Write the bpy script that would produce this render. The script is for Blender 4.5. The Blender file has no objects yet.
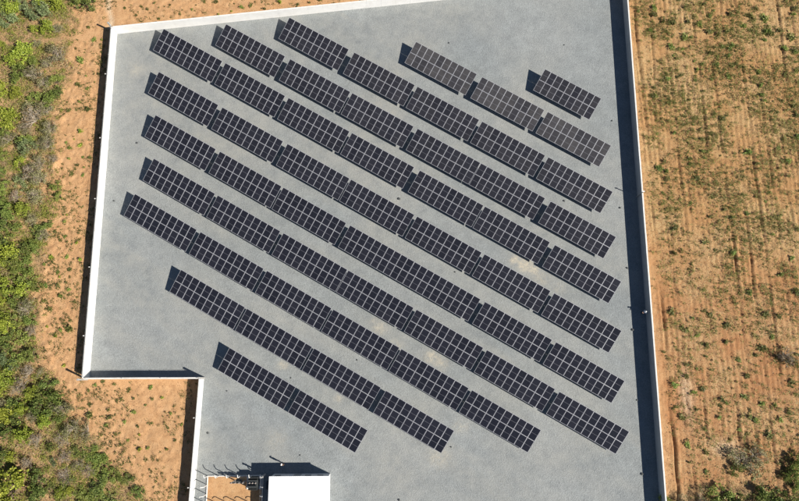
import bpy, bmesh, math, random
import numpy as np
from mathutils import Vector, Matrix, Quaternion

random.seed(7)
RNG = np.random.default_rng(7)
scene = bpy.context.scene
COL = scene.collection

# ------------------------------------------------------------------ camera
PITCH, ROLL, CAM_H = 0.203923, -0.018616, 87.865
cam_data = bpy.data.cameras.new('camera')
cam = bpy.data.objects.new('camera', cam_data)
COL.objects.link(cam)
F = Vector((0, math.sin(PITCH), -math.cos(PITCH)))
R = Vector((1, 0, 0))
U = R.cross(F)
R2 = R * math.cos(ROLL) + F * math.sin(ROLL)
F2 = F * math.cos(ROLL) - R * math.sin(ROLL)
rot = Matrix((R2, U, -F2)).transposed()
cam.matrix_world = Matrix.Translation((0, 0, CAM_H)) @ rot.to_4x4()
cam_data.sensor_width = 36
cam_data.lens = 36 * 620.03 / 799
cam_data.clip_start = 0.5
cam_data.clip_end = 6000
scene.camera = cam

# ------------------------------------------------------------------ light
SUN_EL, SUN_AZ = math.radians(40.3), math.radians(25)      # azimuth: clockwise from +X
sun_vec = Vector((math.cos(SUN_AZ) * math.cos(SUN_EL), -math.sin(SUN_AZ) * math.cos(SUN_EL), math.sin(SUN_EL)))
world = bpy.data.worlds.new('World')
scene.world = world
world.use_nodes = True
wn = world.node_tree
sky = wn.nodes.new('ShaderNodeTexSky')
sky.sky_type = 'NISHITA'
sky.sun_disc = False
sky.sun_elevation = SUN_EL
sky.sun_rotation = math.atan2(sun_vec.x, sun_vec.y)
sky.altitude = 1500
sky.air_density = 1.0
sky.dust_density = 0.3
sky.ozone_density = 1.5
bg = wn.nodes['Background']
bg.inputs[1].default_value = 0.05
wn.links.new(sky.outputs[0], bg.inputs[0])
sd = bpy.data.lights.new('sun', 'SUN')
sd.energy = 5.0
sd.angle = math.radians(0.55)
sd.color = (1.0, 0.945, 0.86)
sun = bpy.data.objects.new('sun', sd)
sun.rotation_euler = (-sun_vec).to_track_quat('-Z', 'Y').to_euler()
sun.location = (60, -30, 60)
COL.objects.link(sun)
scene.view_settings.view_transform = 'Standard'
scene.view_settings.look = 'None'
scene.view_settings.exposure = 0.55
scene.view_settings.gamma = 1.0
scene.view_settings.use_curve_mapping = False
scene.cycles.max_bounces = 6
scene.cycles.diffuse_bounces = 3
scene.cycles.transparent_max_bounces = 6

# ------------------------------------------------------------------ material helpers
def new_mat(name):
    m = bpy.data.materials.new(name)
    m.use_nodes = True
    nt = m.node_tree
    for n in list(nt.nodes):
        if n.type not in ('OUTPUT_MATERIAL', 'BSDF_PRINCIPLED'):
            nt.nodes.remove(n)
    return m, nt, nt.nodes['Principled BSDF'], nt.nodes['Material Output']

def node(nt, kind, **kw):
    n = nt.nodes.new(kind)
    for k, v in kw.items():
        if k.startswith('i_'):
            key = k[2:]
            key = int(key) if key.isdigit() else key.replace('_', ' ')
            n.inputs[key].default_value = v
        else:
            setattr(n, k, v)
    return n

def noise(nt, vec, scale, detail=4, rough=0.55, dist=0.0):
    n = node(nt, 'ShaderNodeTexNoise')
    n.inputs['Scale'].default_value = scale
    n.inputs['Detail'].default_value = detail
    n.inputs['Roughness'].default_value = rough
    n.inputs['Distortion'].default_value = dist
    nt.links.new(vec, n.inputs['Vector'])
    return n.outputs['Fac']

def ramp(nt, fac, stops, interp='LINEAR'):
    n = node(nt, 'ShaderNodeValToRGB')
    cr = n.color_ramp
    cr.interpolation = interp
    while len(cr.elements) < len(stops):
        cr.elements.new(0.5)
    for e, (p, c) in zip(cr.elements, stops):
        e.position = p
        e.color = c if len(c) == 4 else (*c, 1)
    nt.links.new(fac, n.inputs[0])
    return n.outputs[0]

def mix(nt, fac, a, b, mode='MIX'):
    n = node(nt, 'ShaderNodeMix', data_type='RGBA', blend_type=mode)
    for sock, v in ((n.inputs[0], fac), (n.inputs[6], a), (n.inputs[7], b)):
        if hasattr(v, 'links'):
            nt.links.new(v, sock)
        elif isinstance(v, (int, float)):
            sock.default_value = v
        else:
            sock.default_value = (*v, 1) if len(v) == 3 else v
    return n.outputs[2]

def math_n(nt, op, a, b=None, clamp=False):
    n = node(nt, 'ShaderNodeMath', operation=op, use_clamp=clamp)
    for sock, v in ((n.inputs[0], a), (n.inputs[1], b)):
        if v is None:
            continue
        if hasattr(v, 'links'):
            nt.links.new(v, sock)
        else:
            sock.default_value = v
    return n.outputs[0]

def attr(nt, name):
    return node(nt, 'ShaderNodeAttribute', attribute_name=name).outputs['Fac']

def pos(nt):
    return node(nt, 'ShaderNodeNewGeometry').outputs['Position']

def objc(nt):
    return node(nt, 'ShaderNodeTexCoord').outputs['Object']

def bump(nt, bsdf, h, strength=0.4, dist=0.05):
    b = node(nt, 'ShaderNodeBump')
    b.inputs['Strength'].default_value = strength
    b.inputs['Distance'].default_value = dist
    nt.links.new(h, b.inputs['Height'])
    nt.links.new(b.outputs[0], bsdf.inputs['Normal'])

def simple_mat(name, col, rough=0.6, metal=0.0, var=0.12, scale=3.0, stain=None):
    m, nt, b, o = new_mat(name)
    v = noise(nt, pos(nt), scale, 5, 0.6)
    dark = tuple(c * (1 - var) for c in col)
    lite = tuple(min(1, c * (1 + var)) for c in col)
    c = ramp(nt, v, [(0.3, dark), (0.7, lite)])
    if stain:
        s = noise(nt, pos(nt), scale * 0.35, 6, 0.7)
        c = mix(nt, ramp(nt, s, [(0.52, (0, 0, 0)), (0.72, (0.6, 0.6, 0.6))]), c, stain)
    nt.links.new(c, b.inputs['Base Color'])
    b.inputs['Roughness'].default_value = rough
    b.inputs['Metallic'].default_value = metal
    return m

M = {}

# soil ----------------------------------------------------------------
def soil_material():
    m, nt, b, o = new_mat('soil')
    P = pos(nt)
    n1 = noise(nt, P, 0.12, 4, 0.6)
    n2 = noise(nt, P, 0.9, 6, 0.65)
    n3 = noise(nt, P, 6.0, 5, 0.7)
    n4 = noise(nt, P, 24.0, 3, 0.6)
    left = ramp(nt, n2, [(0.25, (0.43, 0.232, 0.108)), (0.5, (0.545, 0.315, 0.155)), (0.78, (0.62, 0.385, 0.205))])
    right = ramp(nt, n2, [(0.25, (0.34, 0.178, 0.072)), (0.5, (0.43, 0.242, 0.103)), (0.78, (0.50, 0.315, 0.145))])
    f = attr(nt, 'field')
    red = attr(nt, 'red')
    right = mix(nt, red, right, ramp(nt, n2, [(0.25, (0.31, 0.14, 0.058)), (0.5, (0.40, 0.198, 0.088)), (0.78, (0.47, 0.27, 0.13))]))
    c = mix(nt, f, left, right)
    # dry straw coloured patches
    st = math_n(nt, 'MULTIPLY', ramp(nt, n1, [(0.42, (0, 0, 0)), (0.62, (1, 1, 1))]), ramp(nt, n3, [(0.4, (0, 0, 0)), (0.65, (1, 1, 1))]))
    st = math_n(nt, 'MULTIPLY', st, math_n(nt, 'ADD', math_n(nt, 'MULTIPLY', f, 0.75), 0.15))
    c = mix(nt, st, c, (0.50, 0.385, 0.20))
    # humus and dead leaves below the scrub
    sc = math_n(nt, 'MULTIPLY', attr(nt, 'scrub'), ramp(nt, n2, [(0.38, (1, 1, 1)), (0.68, (0.15, 0.15, 0.15))]))
    litter = ramp(nt, n3, [(0.3, (0.16, 0.11, 0.055)), (0.55, (0.34, 0.24, 0.125)), (0.8, (0.50, 0.36, 0.20))])
    c = mix(nt, sc, c, litter)
    # pale sand trail
    pl = math_n(nt, 'MULTIPLY', attr(nt, 'pale'), ramp(nt, n3, [(0.35, (0.1, 0.1, 0.1)), (0.6, (1, 1, 1))]))
    c = mix(nt, pl, c, (0.66, 0.52, 0.36))
    # grains and clods
    c = mix(nt, ramp(nt, n4, [(0.30, (0.6, 0.6, 0.6)), (0.46, (0, 0, 0))]), c, (0.19, 0.098, 0.042))
    c = mix(nt, ramp(nt, noise(nt, P, 3.1, 6, 0.75), [(0.30, (0.6, 0.6, 0.6)), (0.44, (0, 0, 0))]), c, (0.27, 0.15, 0.068))
    c = mix(nt, ramp(nt, noise(nt, P, 11.0, 4, 0.7), [(0.58, (0, 0, 0)), (0.72, (0.55, 0.55, 0.55))]), c, (0.68, 0.50, 0.30))
    c = mix(nt, 0.5, c, ramp(nt, n3, [(0.25, (0.40, 0.40, 0.40)), (0.75, (0.60, 0.60, 0.60))]), 'OVERLAY')
    nt.links.new(c, b.inputs['Base Color'])
    b.inputs['Roughness'].default_value = 0.95
    b.inputs['Specular IOR Level'].default_value = 0.15
    h = math_n(nt, 'ADD', math_n(nt, 'MULTIPLY', n3, 0.7), math_n(nt, 'MULTIPLY', n4, 0.3))
    bump(nt, b, h, 0.9, 0.12)
    return m
M['soil'] = soil_material()

def gravel_material():
    m, nt, b, o = new_mat('gravel')
    P = pos(nt)
    big = noise(nt, P, 0.06, 4, 0.55)
    mid = noise(nt, P, 0.55, 6, 0.7)
    fine = noise(nt, P, 7.0, 5, 0.75)
    v = node(nt, 'ShaderNodeTexVoronoi', feature='F1')
    v.inputs['Scale'].default_value = 9.0
    nt.links.new(P, v.inputs['Vector'])
    c = ramp(nt, big, [(0.3, (0.205, 0.224, 0.229)), (0.7, (0.264, 0.277, 0.274))])
    c = mix(nt, 0.75, c, ramp(nt, mid, [(0.25, (0.38, 0.38, 0.385)), (0.75, (0.62, 0.62, 0.615))]), 'OVERLAY')
    c = mix(nt, 0.62, c, ramp(nt, fine, [(0.22, (0.30, 0.30, 0.30)), (0.78, (0.70, 0.70, 0.70))]), 'OVERLAY')
    g = node(nt, 'ShaderNodeSeparateColor')
    nt.links.new(v.outputs['Color'], g.inputs[0])
    c = mix(nt, 0.38, c, ramp(nt, g.outputs[0], [(0.0, (0.33, 0.33, 0.33)), (1.0, (0.67, 0.67, 0.67))]), 'OVERLAY')
    # scattered dark stones
    c = mix(nt, ramp(nt, noise(nt, P, 4.2, 3, 0.6), [(0.285, (0.7, 0.7, 0.7)), (0.325, (0, 0, 0))]), c, (0.12, 0.125, 0.125))
    # sand and dust carried onto the gravel
    s = math_n(nt, 'MULTIPLY', attr(nt, 'sand'), ramp(nt, noise(nt, P, 1.6, 6, 0.7), [(0.34, (0, 0, 0)), (0.62, (1, 1, 1))]))
    c = mix(nt, s, c, (0.52, 0.46, 0.35))
    d = math_n(nt, 'MULTIPLY', attr(nt, 'dust_and_tint'), ramp(nt, mid, [(0.3, (0.1, 0.1, 0.1)), (0.7, (1, 1, 1))]))
    c = mix(nt, d, c, (0.315, 0.305, 0.270))
    nt.links.new(c, b.inputs['Base Color'])
    b.inputs['Roughness'].default_value = 0.92
    b.inputs['Specular IOR Level'].default_value = 0.2
    bump(nt, b, math_n(nt, 'ADD', fine, v.outputs['Distance']), 0.55, 0.05)
    return m
M['gravel'] = gravel_material()

def glass_material():
    m, nt, b, o = new_mat('panel_glass')
    oc = objc(nt)
    oi = node(nt, 'ShaderNodeObjectInfo')
    rnd = oi.outputs['Random']
    sep = node(nt, 'ShaderNodeSeparateXYZ')
    nt.links.new(oc, sep.inputs[0])
    def line(v, step, w):
        a = math_n(nt, 'ADD', math_n(nt, 'MULTIPLY', v, 1.0 / step), 50.0)
        fr = math_n(nt, 'FRACT', a)
        return math_n(nt, 'LESS_THAN', math_n(nt, 'ABSOLUTE', math_n(nt, 'SUBTRACT', fr, 0.5)), w)
    grid = math_n(nt, 'MAXIMUM', line(sep.outputs[0], 0.1605, 0.035), line(sep.outputs[1], 0.0842, 0.045))
    cell = ramp(nt, rnd, [(0.0, (0.008, 0.009, 0.0145)), (0.5, (0.0105, 0.0115, 0.018)), (1.0, (0.014, 0.0148, 0.022))])
    c = mix(nt, math_n(nt, 'MULTIPLY', grid, 0.35), cell, (0.10, 0.10, 0.12))
    # pale grey tint: amount per table in the object colour, broken up by noise
    sc = node(nt, 'ShaderNodeSeparateColor')
    nt.links.new(oi.outputs['Color'], sc.inputs[0])
    du = math_n(nt, 'MULTIPLY', sc.outputs[0], ramp(nt, noise(nt, pos(nt), 1.3, 5, 0.65), [(0.25, (0.55, 0.55, 0.55)), (0.75, (1, 1, 1))]))
    c = mix(nt, du, c, (0.235, 0.22, 0.205))
    nt.links.new(c, b.inputs['Base Color'])
    b.inputs['Roughness'].default_value = 0.22
    b.inputs['IOR'].default_value = 1.45
    b.inputs['Specular IOR Level'].default_value = 0.5
    return m
M['glass'] = glass_material()
M['alu'] = simple_mat('panel_aluminium', (0.50, 0.50, 0.53), 0.45, 0.25, 0.06, 2)
M['strip'] = simple_mat('panel_backsheet', (0.145, 0.145, 0.165), 0.5, 0, 0.05, 2)
M['steel'] = simple_mat('galvanised_steel', (0.42, 0.44, 0.45), 0.5, 0.5, 0.15, 4)
M['wall'] = simple_mat('white_painted_concrete', (0.77, 0.76, 0.735), 0.85, 0, 0.05, 1.2, stain=(0.68, 0.65, 0.60))
M['shade_wall'] = simple_mat('concrete_wall_shade_tone', (0.40, 0.40, 0.395), 0.9, 0, 0.08, 1.2, stain=(0.33, 0.32, 0.30))  # wall colour darkened for the right wall, painting in its inner-face shade
M['coping'] = simple_mat('concrete_coping', (0.70, 0.68, 0.64), 0.85, 0, 0.09, 2.5, stain=(0.5, 0.46, 0.4))
M['concrete'] = simple_mat('grey_concrete', (0.42, 0.41, 0.385), 0.9, 0, 0.12, 3, stain=(0.3, 0.27, 0.22))
M['dark_post'] = simple_mat('weathered_concrete_post', (0.36, 0.35, 0.33), 0.9, 0, 0.12, 3)
M['roof'] = simple_mat('white_sheet_roof', (0.86, 0.86, 0.85), 0.45, 0.0, 0.02, 1.0)
M['house_wall'] = simple_mat('pale_render', (0.62, 0.62, 0.62), 0.85, 0, 0.06, 2)
M['dark_glass'] = simple_mat('dark_louvre', (0.03, 0.03, 0.035), 0.4, 0, 0.2, 5)
M['white'] = simple_mat('white_plastic', (0.8, 0.8, 0.78), 0.4, 0, 0.03, 5)
M['tank'] = simple_mat('dark_painted_steel', (0.045, 0.05, 0.05), 0.45, 0.2, 0.2, 4)
M['porcelain'] = simple_mat('brown_porcelain', (0.35, 0.30, 0.27), 0.25, 0, 0.1, 5)
M['stone'] = simple_mat('dark_stone', (0.07, 0.075, 0.075), 0.9, 0, 0.25, 6)
M['bark'] = simple_mat('bark', (0.13, 0.095, 0.065), 0.95, 0, 0.25, 6)
M['dead_wood'] = simple_mat('dead_wood', (0.33, 0.28, 0.215), 0.95, 0, 0.25, 6)
M['skin'] = simple_mat('skin', (0.32, 0.18, 0.12), 0.6, 0, 0.04, 5)
M['shirt_blue'] = simple_mat('light_blue_shirt', (0.30, 0.40, 0.52), 0.9, 0, 0.08, 8)
M['shirt_brown'] = simple_mat('brown_shirt', (0.16, 0.10, 0.07), 0.9, 0, 0.08, 8)
M['trousers'] = simple_mat('dark_trousers', (0.035, 0.04, 0.06), 0.9, 0, 0.1, 8)
M['hair'] = simple_mat('dark_hair', (0.015, 0.012, 0.01), 0.7, 0, 0.1, 8)

def leaf_material(name, stops, trans=0.2, hue=0.03, tint=False):
    m, nt, b, o = new_mat(name)
    g = node(nt, 'ShaderNodeNewGeometry')
    fac = g.outputs['Random Per Island']
    if tint:
        fac = math_n(nt, 'ADD', math_n(nt, 'MULTIPLY', attr(nt, 'tint'), 0.7), math_n(nt, 'MULTIPLY', fac, 0.3))
    c = ramp(nt, fac, stops)
    oi = node(nt, 'ShaderNodeObjectInfo')
    hs = node(nt, 'ShaderNodeHueSaturation')
    nt.links.new(c, hs.inputs['Color'])
    nt.links.new(math_n(nt, 'ADD', math_n(nt, 'MULTIPLY', oi.outputs['Random'], hue), 0.5 - hue / 2), hs.inputs['Hue'])
    r2 = math_n(nt, 'FRACT', math_n(nt, 'MULTIPLY', oi.outputs['Random'], 17.3))
    nt.links.new(math_n(nt, 'ADD', math_n(nt, 'MULTIPLY', r2, 0.5), 0.75), hs.inputs['Value'])
    nt.links.new(hs.outputs[0], b.inputs['Base Color'])
    b.inputs['Roughness'].default_value = 0.55
    b.inputs['Specular IOR Level'].default_value = 0.3
    t = node(nt, 'ShaderNodeBsdfTranslucent')
    nt.links.new(hs.outputs[0], t.inputs[0])
    mx = node(nt, 'ShaderNodeMixShader')
    mx.inputs[0].default_value = trans
    nt.links.new(b.outputs[0], mx.inputs[1])
    nt.links.new(t.outputs[0], mx.inputs[2])
    nt.links.new(mx.outputs[0], o.inputs['Surface'])
    return m
LEAF = {
 'Y': leaf_material('yellow_green_leaves', [(0.0, (0.138, 0.172, 0.021)), (0.5, (0.276, 0.328, 0.039)), (1.0, (0.437, 0.448, 0.081))], 0.18),
 'G': leaf_material('mid_green_leaves', [(0.0, (0.091, 0.133, 0.025)), (0.5, (0.203, 0.265, 0.054)), (1.0, (0.349, 0.399, 0.105))], 0.18),
 'D': leaf_material('dark_green_leaves', [(0.0, (0.062, 0.094, 0.022)), (0.5, (0.149, 0.196, 0.043)), (1.0, (0.312, 0.336, 0.094))], 0.18),
 'B': leaf_material('blue_green_leaves', [(0.0, (0.090, 0.126, 0.048)), (0.5, (0.192, 0.246, 0.102)), (1.0, (0.312, 0.354, 0.168))], 0.18),
 'O': leaf_material('olive_grey_leaves', [(0.0, (0.102, 0.102, 0.036)), (0.5, (0.240, 0.234, 0.096)), (1.0, (0.444, 0.402, 0.216))], 0.18),
 'S': leaf_material('dry_brown_leaves', [(0.0, (0.132, 0.090, 0.042)), (0.5, (0.300, 0.216, 0.108)), (1.0, (0.504, 0.384, 0.228))], 0.2),
}
M['weed'] = leaf_material('weed_leaves', [(0.0, (0.057, 0.067, 0.016)), (0.45, (0.127, 0.138, 0.030)), (0.8, (0.218, 0.218, 0.057)), (1.0, (0.437, 0.356, 0.161))], 0.2)
M['scrub_cover'] = leaf_material('scrub_cover_leaves', [(0.0, (0.062, 0.094, 0.020)), (0.2, (0.150, 0.200, 0.040)), (0.42, (0.288, 0.338, 0.056)), (0.52, (0.375, 0.400, 0.088)), (0.64, (0.250, 0.231, 0.094)), (0.8, (0.450, 0.362, 0.194)), (1.0, (0.600, 0.500, 0.300))], 0.25, 0.03, True)
M['stubble'] = leaf_material('dry_stubble', [(0.0, (0.09, 0.058, 0.026)), (0.4, (0.24, 0.165, 0.075)), (0.75, (0.42, 0.31, 0.16)), (1.0, (0.58, 0.46, 0.27))], 0.15)
M['field_green'] = leaf_material('field_weed_cover', [(0.0, (0.054, 0.062, 0.017)), (0.4, (0.120, 0.132, 0.031)), (0.75, (0.216, 0.222, 0.060)), (1.0, (0.408, 0.348, 0.144))], 0.2, 0.03, True)
M['clod'] = simple_mat('soil_clod', (0.30, 0.16, 0.075), 0.95, 0, 0.35, 1.5)

# ------------------------------------------------------------------ object helpers
def tag(o, label=None, cat=None, group=None, kind=None):
    if label: o['label'] = label
    if cat: o['category'] = cat
    if group: o['group'] = group
    if kind: o['kind'] = kind
    return o

def obj(name, data, parent=None, loc=(0, 0, 0), rot=None, scale=None):
    o = bpy.data.objects.new(name, data)
    COL.objects.link(o)
    o.location = loc
    if rot is not None: o.rotation_euler = rot
    if scale is not None: o.scale = scale if hasattr(scale, '__len__') else (scale,) * 3
    if parent is not None: o.parent = parent
    return o

def empty(name, loc=(0, 0, 0), rz=0.0, scale=None):
    o = obj(name, None, None, loc, (0, 0, rz), scale)
    o.empty_display_size = 0.3
    return o

def copy_tree(o, parent=None):
    c = o.copy()
    COL.objects.link(c)
    c.parent = parent
    for ch in o.children:
        copy_tree(ch, c)
    return c

def arr_mesh(name, V, Fq, mat, smooth=False, attrs=None):
    me = bpy.data.meshes.new(name)
    V = np.asarray(V, np.float32); Fq = np.asarray(Fq, np.int32)
    k = Fq.shape[1]
    me.vertices.add(len(V)); me.vertices.foreach_set('co', V.ravel())
    me.loops.add(Fq.size); me.loops.foreach_set('vertex_index', Fq.ravel())
    me.polygons.add(len(Fq)); me.polygons.foreach_set('loop_start', np.arange(0, Fq.size, k, dtype=np.int32))
    if attrs:
        for an, av in attrs.items():
            a = me.attributes.new(an, 'FLOAT', 'POINT')
            a.data.foreach_set('value', np.asarray(av, np.float32))
    me.update(calc_edges=True)
    me.validate()
    if smooth:
        me.polygons.foreach_set('use_smooth', np.ones(len(Fq), bool))
    me.materials.append(mat)
    return me

class MB:
    """collects boxes, prisms and tubes into one mesh"""
    def __init__(self): self.v = []; self.f = []; self.m = []
    def poly(self, vs, fs, mi=0):
        b = len(self.v)
        self.v += [tuple(x) for x in vs]
        self.f += [tuple(i + b for i in f) for f in fs]
        self.m += [mi] * len(fs)
    def box(self, x0, x1, y0, y1, z0, z1, mi=0):
        self.poly([(x0, y0, z0), (x1, y0, z0), (x1, y1, z0), (x0, y1, z0), (x0, y0, z1), (x1, y0, z1), (x1, y1, z1), (x0, y1, z1)],
                  [(3, 2, 1, 0), (4, 5, 6, 7), (0, 1, 5, 4), (1, 2, 6, 5), (2, 3, 7, 6), (3, 0, 4, 7)], mi)
    def bevbox(self, x0, x1, y0, y1, z0, z1, b=0.02, mi=0):
        vs = []
        for z, i in ((z0, 0), (z1 - b, 0), (z1, b)):
            vs += [(x0 + i, y0 + i, z), (x1 - i, y0 + i, z), (x1 - i, y1 - i, z), (x0 + i, y1 - i, z)]
        fs = [(3, 2, 1, 0), (8, 9, 10, 11)]
        for k in (0, 4):
            for j in range(4):
                fs.append((k + j, k + (j + 1) % 4, k + 4 + (j + 1) % 4, k + 4 + j))
        self.poly(vs, fs, mi)
    def tube(self, pts, rad, n=6, mi=0):
        pts = [Vector(p) for p in pts]
        rads = rad if hasattr(rad, '__len__') else [rad] * len(pts)
        vs, fs = [], []
        for i, p in enumerate(pts):
            d = (pts[min(i + 1, len(pts) - 1)] - pts[max(i - 1, 0)]).normalized()
            a = d.cross(Vector((0.31, 0.12, 0.94)))
            if a.length < 1e-3: a = d.cross(Vector((1, 0, 0)))
            a.normalize(); c = d.cross(a)
            for k in range(n):
                t = 2 * math.pi * k / n
                vs.append(p + (a * math.cos(t) + c * math.sin(t)) * rads[i])
        for i in range(len(pts) - 1):
            for k in range(n):
                fs.append((i * n + k, i * n + (k + 1) % n, (i + 1) * n + (k + 1) % n, (i + 1) * n + k))
        fs.append(tuple(range(n))[::-1]); fs.append(tuple((len(pts) - 1) * n + k for k in range(n)))
        self.poly(vs, fs, mi)
    def mesh(self, name, mats):
        me = bpy.data.meshes.new(name)
        me.from_pydata(self.v, [], self.f)
        for m in (mats if isinstance(mats, (list, tuple)) else [mats]): me.materials.append(m)
        if any(self.m): me.polygons.foreach_set('material_index', self.m)
        me.update()
        return me

_T = ['', 'first', 'second', 'third', 'fourth', 'fifth', 'sixth', 'seventh', 'eighth', 'ninth', 'tenth', 'eleventh', 'twelfth', 'thirteenth', 'fourteenth', 'fifteenth', 'sixteenth', 'seventeenth', 'eighteenth', 'nineteenth']
ORD = _T[1:] + ['twentieth'] + ['twenty-' + t for t in _T[1:10]] + ['thirtieth'] + ['thirty-' + t for t in _T[1:10]] + ['fortieth'] + ['forty-' + t for t in _T[1:10]]

# value noise for terrain and density maps
def vnoise(x, y, seed=0):
    x = np.asarray(x, float); y = np.asarray(y, float)
    xi = np.floor(x).astype(np.int64); yi = np.floor(y).astype(np.int64)
    xf = x - xi; yf = y - yi
    def h(a, b):
        n = (a * 374761393 + b * 668265263 + seed * 974634777) & 0x7fffffff
        n = ((n ^ (n >> 13)) * 1274126177) & 0x7fffffff
        return ((n ^ (n >> 16)) & 0xffff) / 65535.0
    u = xf * xf * (3 - 2 * xf); v = yf * yf * (3 - 2 * yf)
    return (h(xi, yi) * (1 - u) + h(xi + 1, yi) * u) * (1 - v) + (h(xi, yi + 1) * (1 - u) + h(xi + 1, yi + 1) * u) * v

def fbm(x, y, seed=0, o=4):
    s = 0; a = 0.5; t = 0
    for i in range(o):
        s = s + a * vnoise(x, y, seed + i * 7); t += a; a *= 0.5; x = x * 2.03 + 3.1; y = y * 2.03 + 1.7
    return s / t

# ------------------------------------------------------------------ plot outline
def wall_x_left(y):   return -41.9 + (52.4 - y) * 0.0154
def wall_x_right(y):  return 37.36 + (y - 59) * 0.0100
def wall_y_top(x):    return 52.4 + (x + 41.9) * 0.1236
def wall_x_low(y):    return -25.45 + (y - 0.2) * 0.022
EDGE_Y = np.array([-40, -15.6, -11.8, -9.2, -6.0, -1.3, 4.8, 12.5, 19.7, 25.7, 33.4, 39.7, 46.3, 58.1, 90])
EDGE_X = np.array([-31, -32.9, -36.5, -38.7, -42.4, -45.2, -48.3, -49.2, -49.1, -49.5, -49.2, -49.3, -48.8, -48.9, -48])
def scrub_mask(x, y):
    e = np.interp(y, EDGE_Y, EDGE_X) + (fbm(x * 0.5, y * 0.5, 3) - 0.5) * 5
    s = np.clip((e - x) / 2.2 + 0.5, 0, 1)
    s2 = np.clip((-13.6 + (fbm(x * 0.4, y * 0.4, 9) - 0.5) * 4 - y) / 2.0, 0, 1) * (x > 38)   # scrub at the lower right
    return np.maximum(s, s2)
def field_mask(x, y):
    return np.clip((x - 37.6) / (1.2 + np.maximum(0, np.abs(y - 22) - 42) * 1.5), 0, 1)
FURROWS = [41.37 + 2.29 * i for i in range(-1, 14)]
def inside(x, y):
    i = (x > wall_x_left(y) + 0.05) & (x < wall_x_right(y) - 0.05) & (y < wall_y_top(x) - 0.05)
    return i & ((y > 0.25) | (x > wall_x_low(y) + 0.05))
def wall_dist(x, y):
    d1 = np.abs(x - wall_x_left(y)) + 100 * (y < -0.5)
    d2 = np.abs(x - wall_x_right(y)); d3 = np.abs(y - wall_y_top(x)) + 100 * (x > 40)
    d4 = np.abs(x - wall_x_low(y)) + 100 * (y > 1)
    d5 = np.abs(y - 0.2) + 100 * ((x < -42) | (x > -25))
    return np.minimum.reduce([d1, d2, d3, d4, d5])
def ground_h(x, y):
    x = np.asarray(x, float); y = np.asarray(y, float)
    fm = field_mask(x, y); sm = scrub_mask(x, y)
    h = (fbm(x * 0.35, y * 0.35, 11) - 0.5) * 0.3 + (fbm(x * 2.6, y * 2.6, 21, 2) - 0.5) * 0.20
    fur = np.zeros_like(x)
    for i, fx in enumerate(FURROWS):
        c = fx + (fbm(x * 0 + i * 9.1, y * 0.22, 31, 3) - 0.5) * 0.55
        amp = 0.03 + 0.2 * np.clip(fbm(x * 0 + i * 5.7, y * 0.13, 41, 3) * 3.4 - 1.6, 0, 1)
        fur -= amp * np.exp(-((x - c) / 0.12) ** 2)
        fur += amp * 0.5 * np.exp(-((x - c - 0.42) / 0.22) ** 2)
    fine = 0.05 * np.sin((x + 0.3 * fbm(x * 0.3, y * 0.3, 55)) * 2 * math.pi / 0.763) * np.clip(fbm(x * 0.2, y * 0.12, 57) * 2 - 0.4, 0, 1)
    for c in (39.35, 40.75):
        fur -= 0.07 * np.exp(-((x - c - 0.25 * np.sin(y * 0.09)) / 0.22) ** 2)
    h = h * (1 - 0.45 * fm) + fm * (fur + fine)
    h = h + 0.25 * sm * (fbm(x * 0.6, y * 0.6, 61) - 0.45)
    # low earth bank across the lower right field and heaps along the left scrub edge
    h = h + 0.42 * np.exp(-((y + 14.9 - 0.4 * np.sin(x * 0.5)) / 0.55) ** 2) * np.clip((x - 41.5) / 1.5, 0, 1) * np.clip((50.5 - x) / 1.5, 0, 1)
    e = np.interp(y, EDGE_Y, EDGE_X)
    h = h + 0.45 * np.exp(-((x - e - 0.4) / 0.8) ** 2) * np.clip(fbm(x * 0.55, y * 0.55, 71, 2) * 3 - 1.7, 0, 1) * (x < -38) * (y > 2)
    wd = np.clip(wall_dist(x, y) / 1.6, 0, 1)
    h = h * wd - 0.04
    far = np.clip((np.maximum(np.abs(x) - 75, np.abs(y - 20) - 55)) / 30, 0, 1)
    h = h * (1 - far) - 0.04 * far
    return np.where(inside(x, y), -0.25, h)

def build_ground():
    xs = np.concatenate([[-2500, -1200, -600, -300, -160, -110, -85, -72], np.arange(-66, -40, 0.16), np.arange(-40, -24, 0.2), np.arange(-23, 36, 1.0),
                         np.arange(36.2, 67, 0.14), [69, 74, 85, 110, 160, 300, 600, 1200, 2500]])
    ys = np.concatenate([[-2500, -1200, -600, -300, -150, -80, -50, -34, -27, -23], np.arange(-20, 64, 0.2), [67, 72, 80, 100, 140, 200, 300, 600, 1200, 2500]])
    X, Y = np.meshgrid(xs, ys)
    Z = ground_h(X, Y)
    nx, ny = len(xs), len(ys)
    V = np.stack([X.ravel(), Y.ravel(), Z.ravel()], 1)
    i = np.arange(nx * ny).reshape(ny, nx)
    Fq = np.stack([i[:-1, :-1], i[:-1, 1:], i[1:, 1:], i[1:, :-1]], -1).reshape(-1, 4)
    pale = np.exp(-((X + 43.3 + 0.35 * np.sin(Y * 0.9)) / 0.4) ** 2) * (Y > 53)
    pale = np.maximum(pale, 0.8 * np.exp(-(((X - 41.6) / 0.9) ** 2 + ((Y + 2.5) / 3.2) ** 2)) + 0.8 * np.exp(-(((X - 46.5) / 1.8) ** 2 + ((Y + 9.5) / 0.9) ** 2)))
    me = arr_mesh('ground', V, Fq, M['soil'], True, {'scrub': scrub_mask(X, Y).ravel(), 'field': field_mask(X, Y).ravel(), 'pale': pale.ravel(), 'red': np.clip((24 - Y) / 16, 0, 1).ravel()})
    tag(obj('ground', me), kind='structure')
build_ground()

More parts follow.
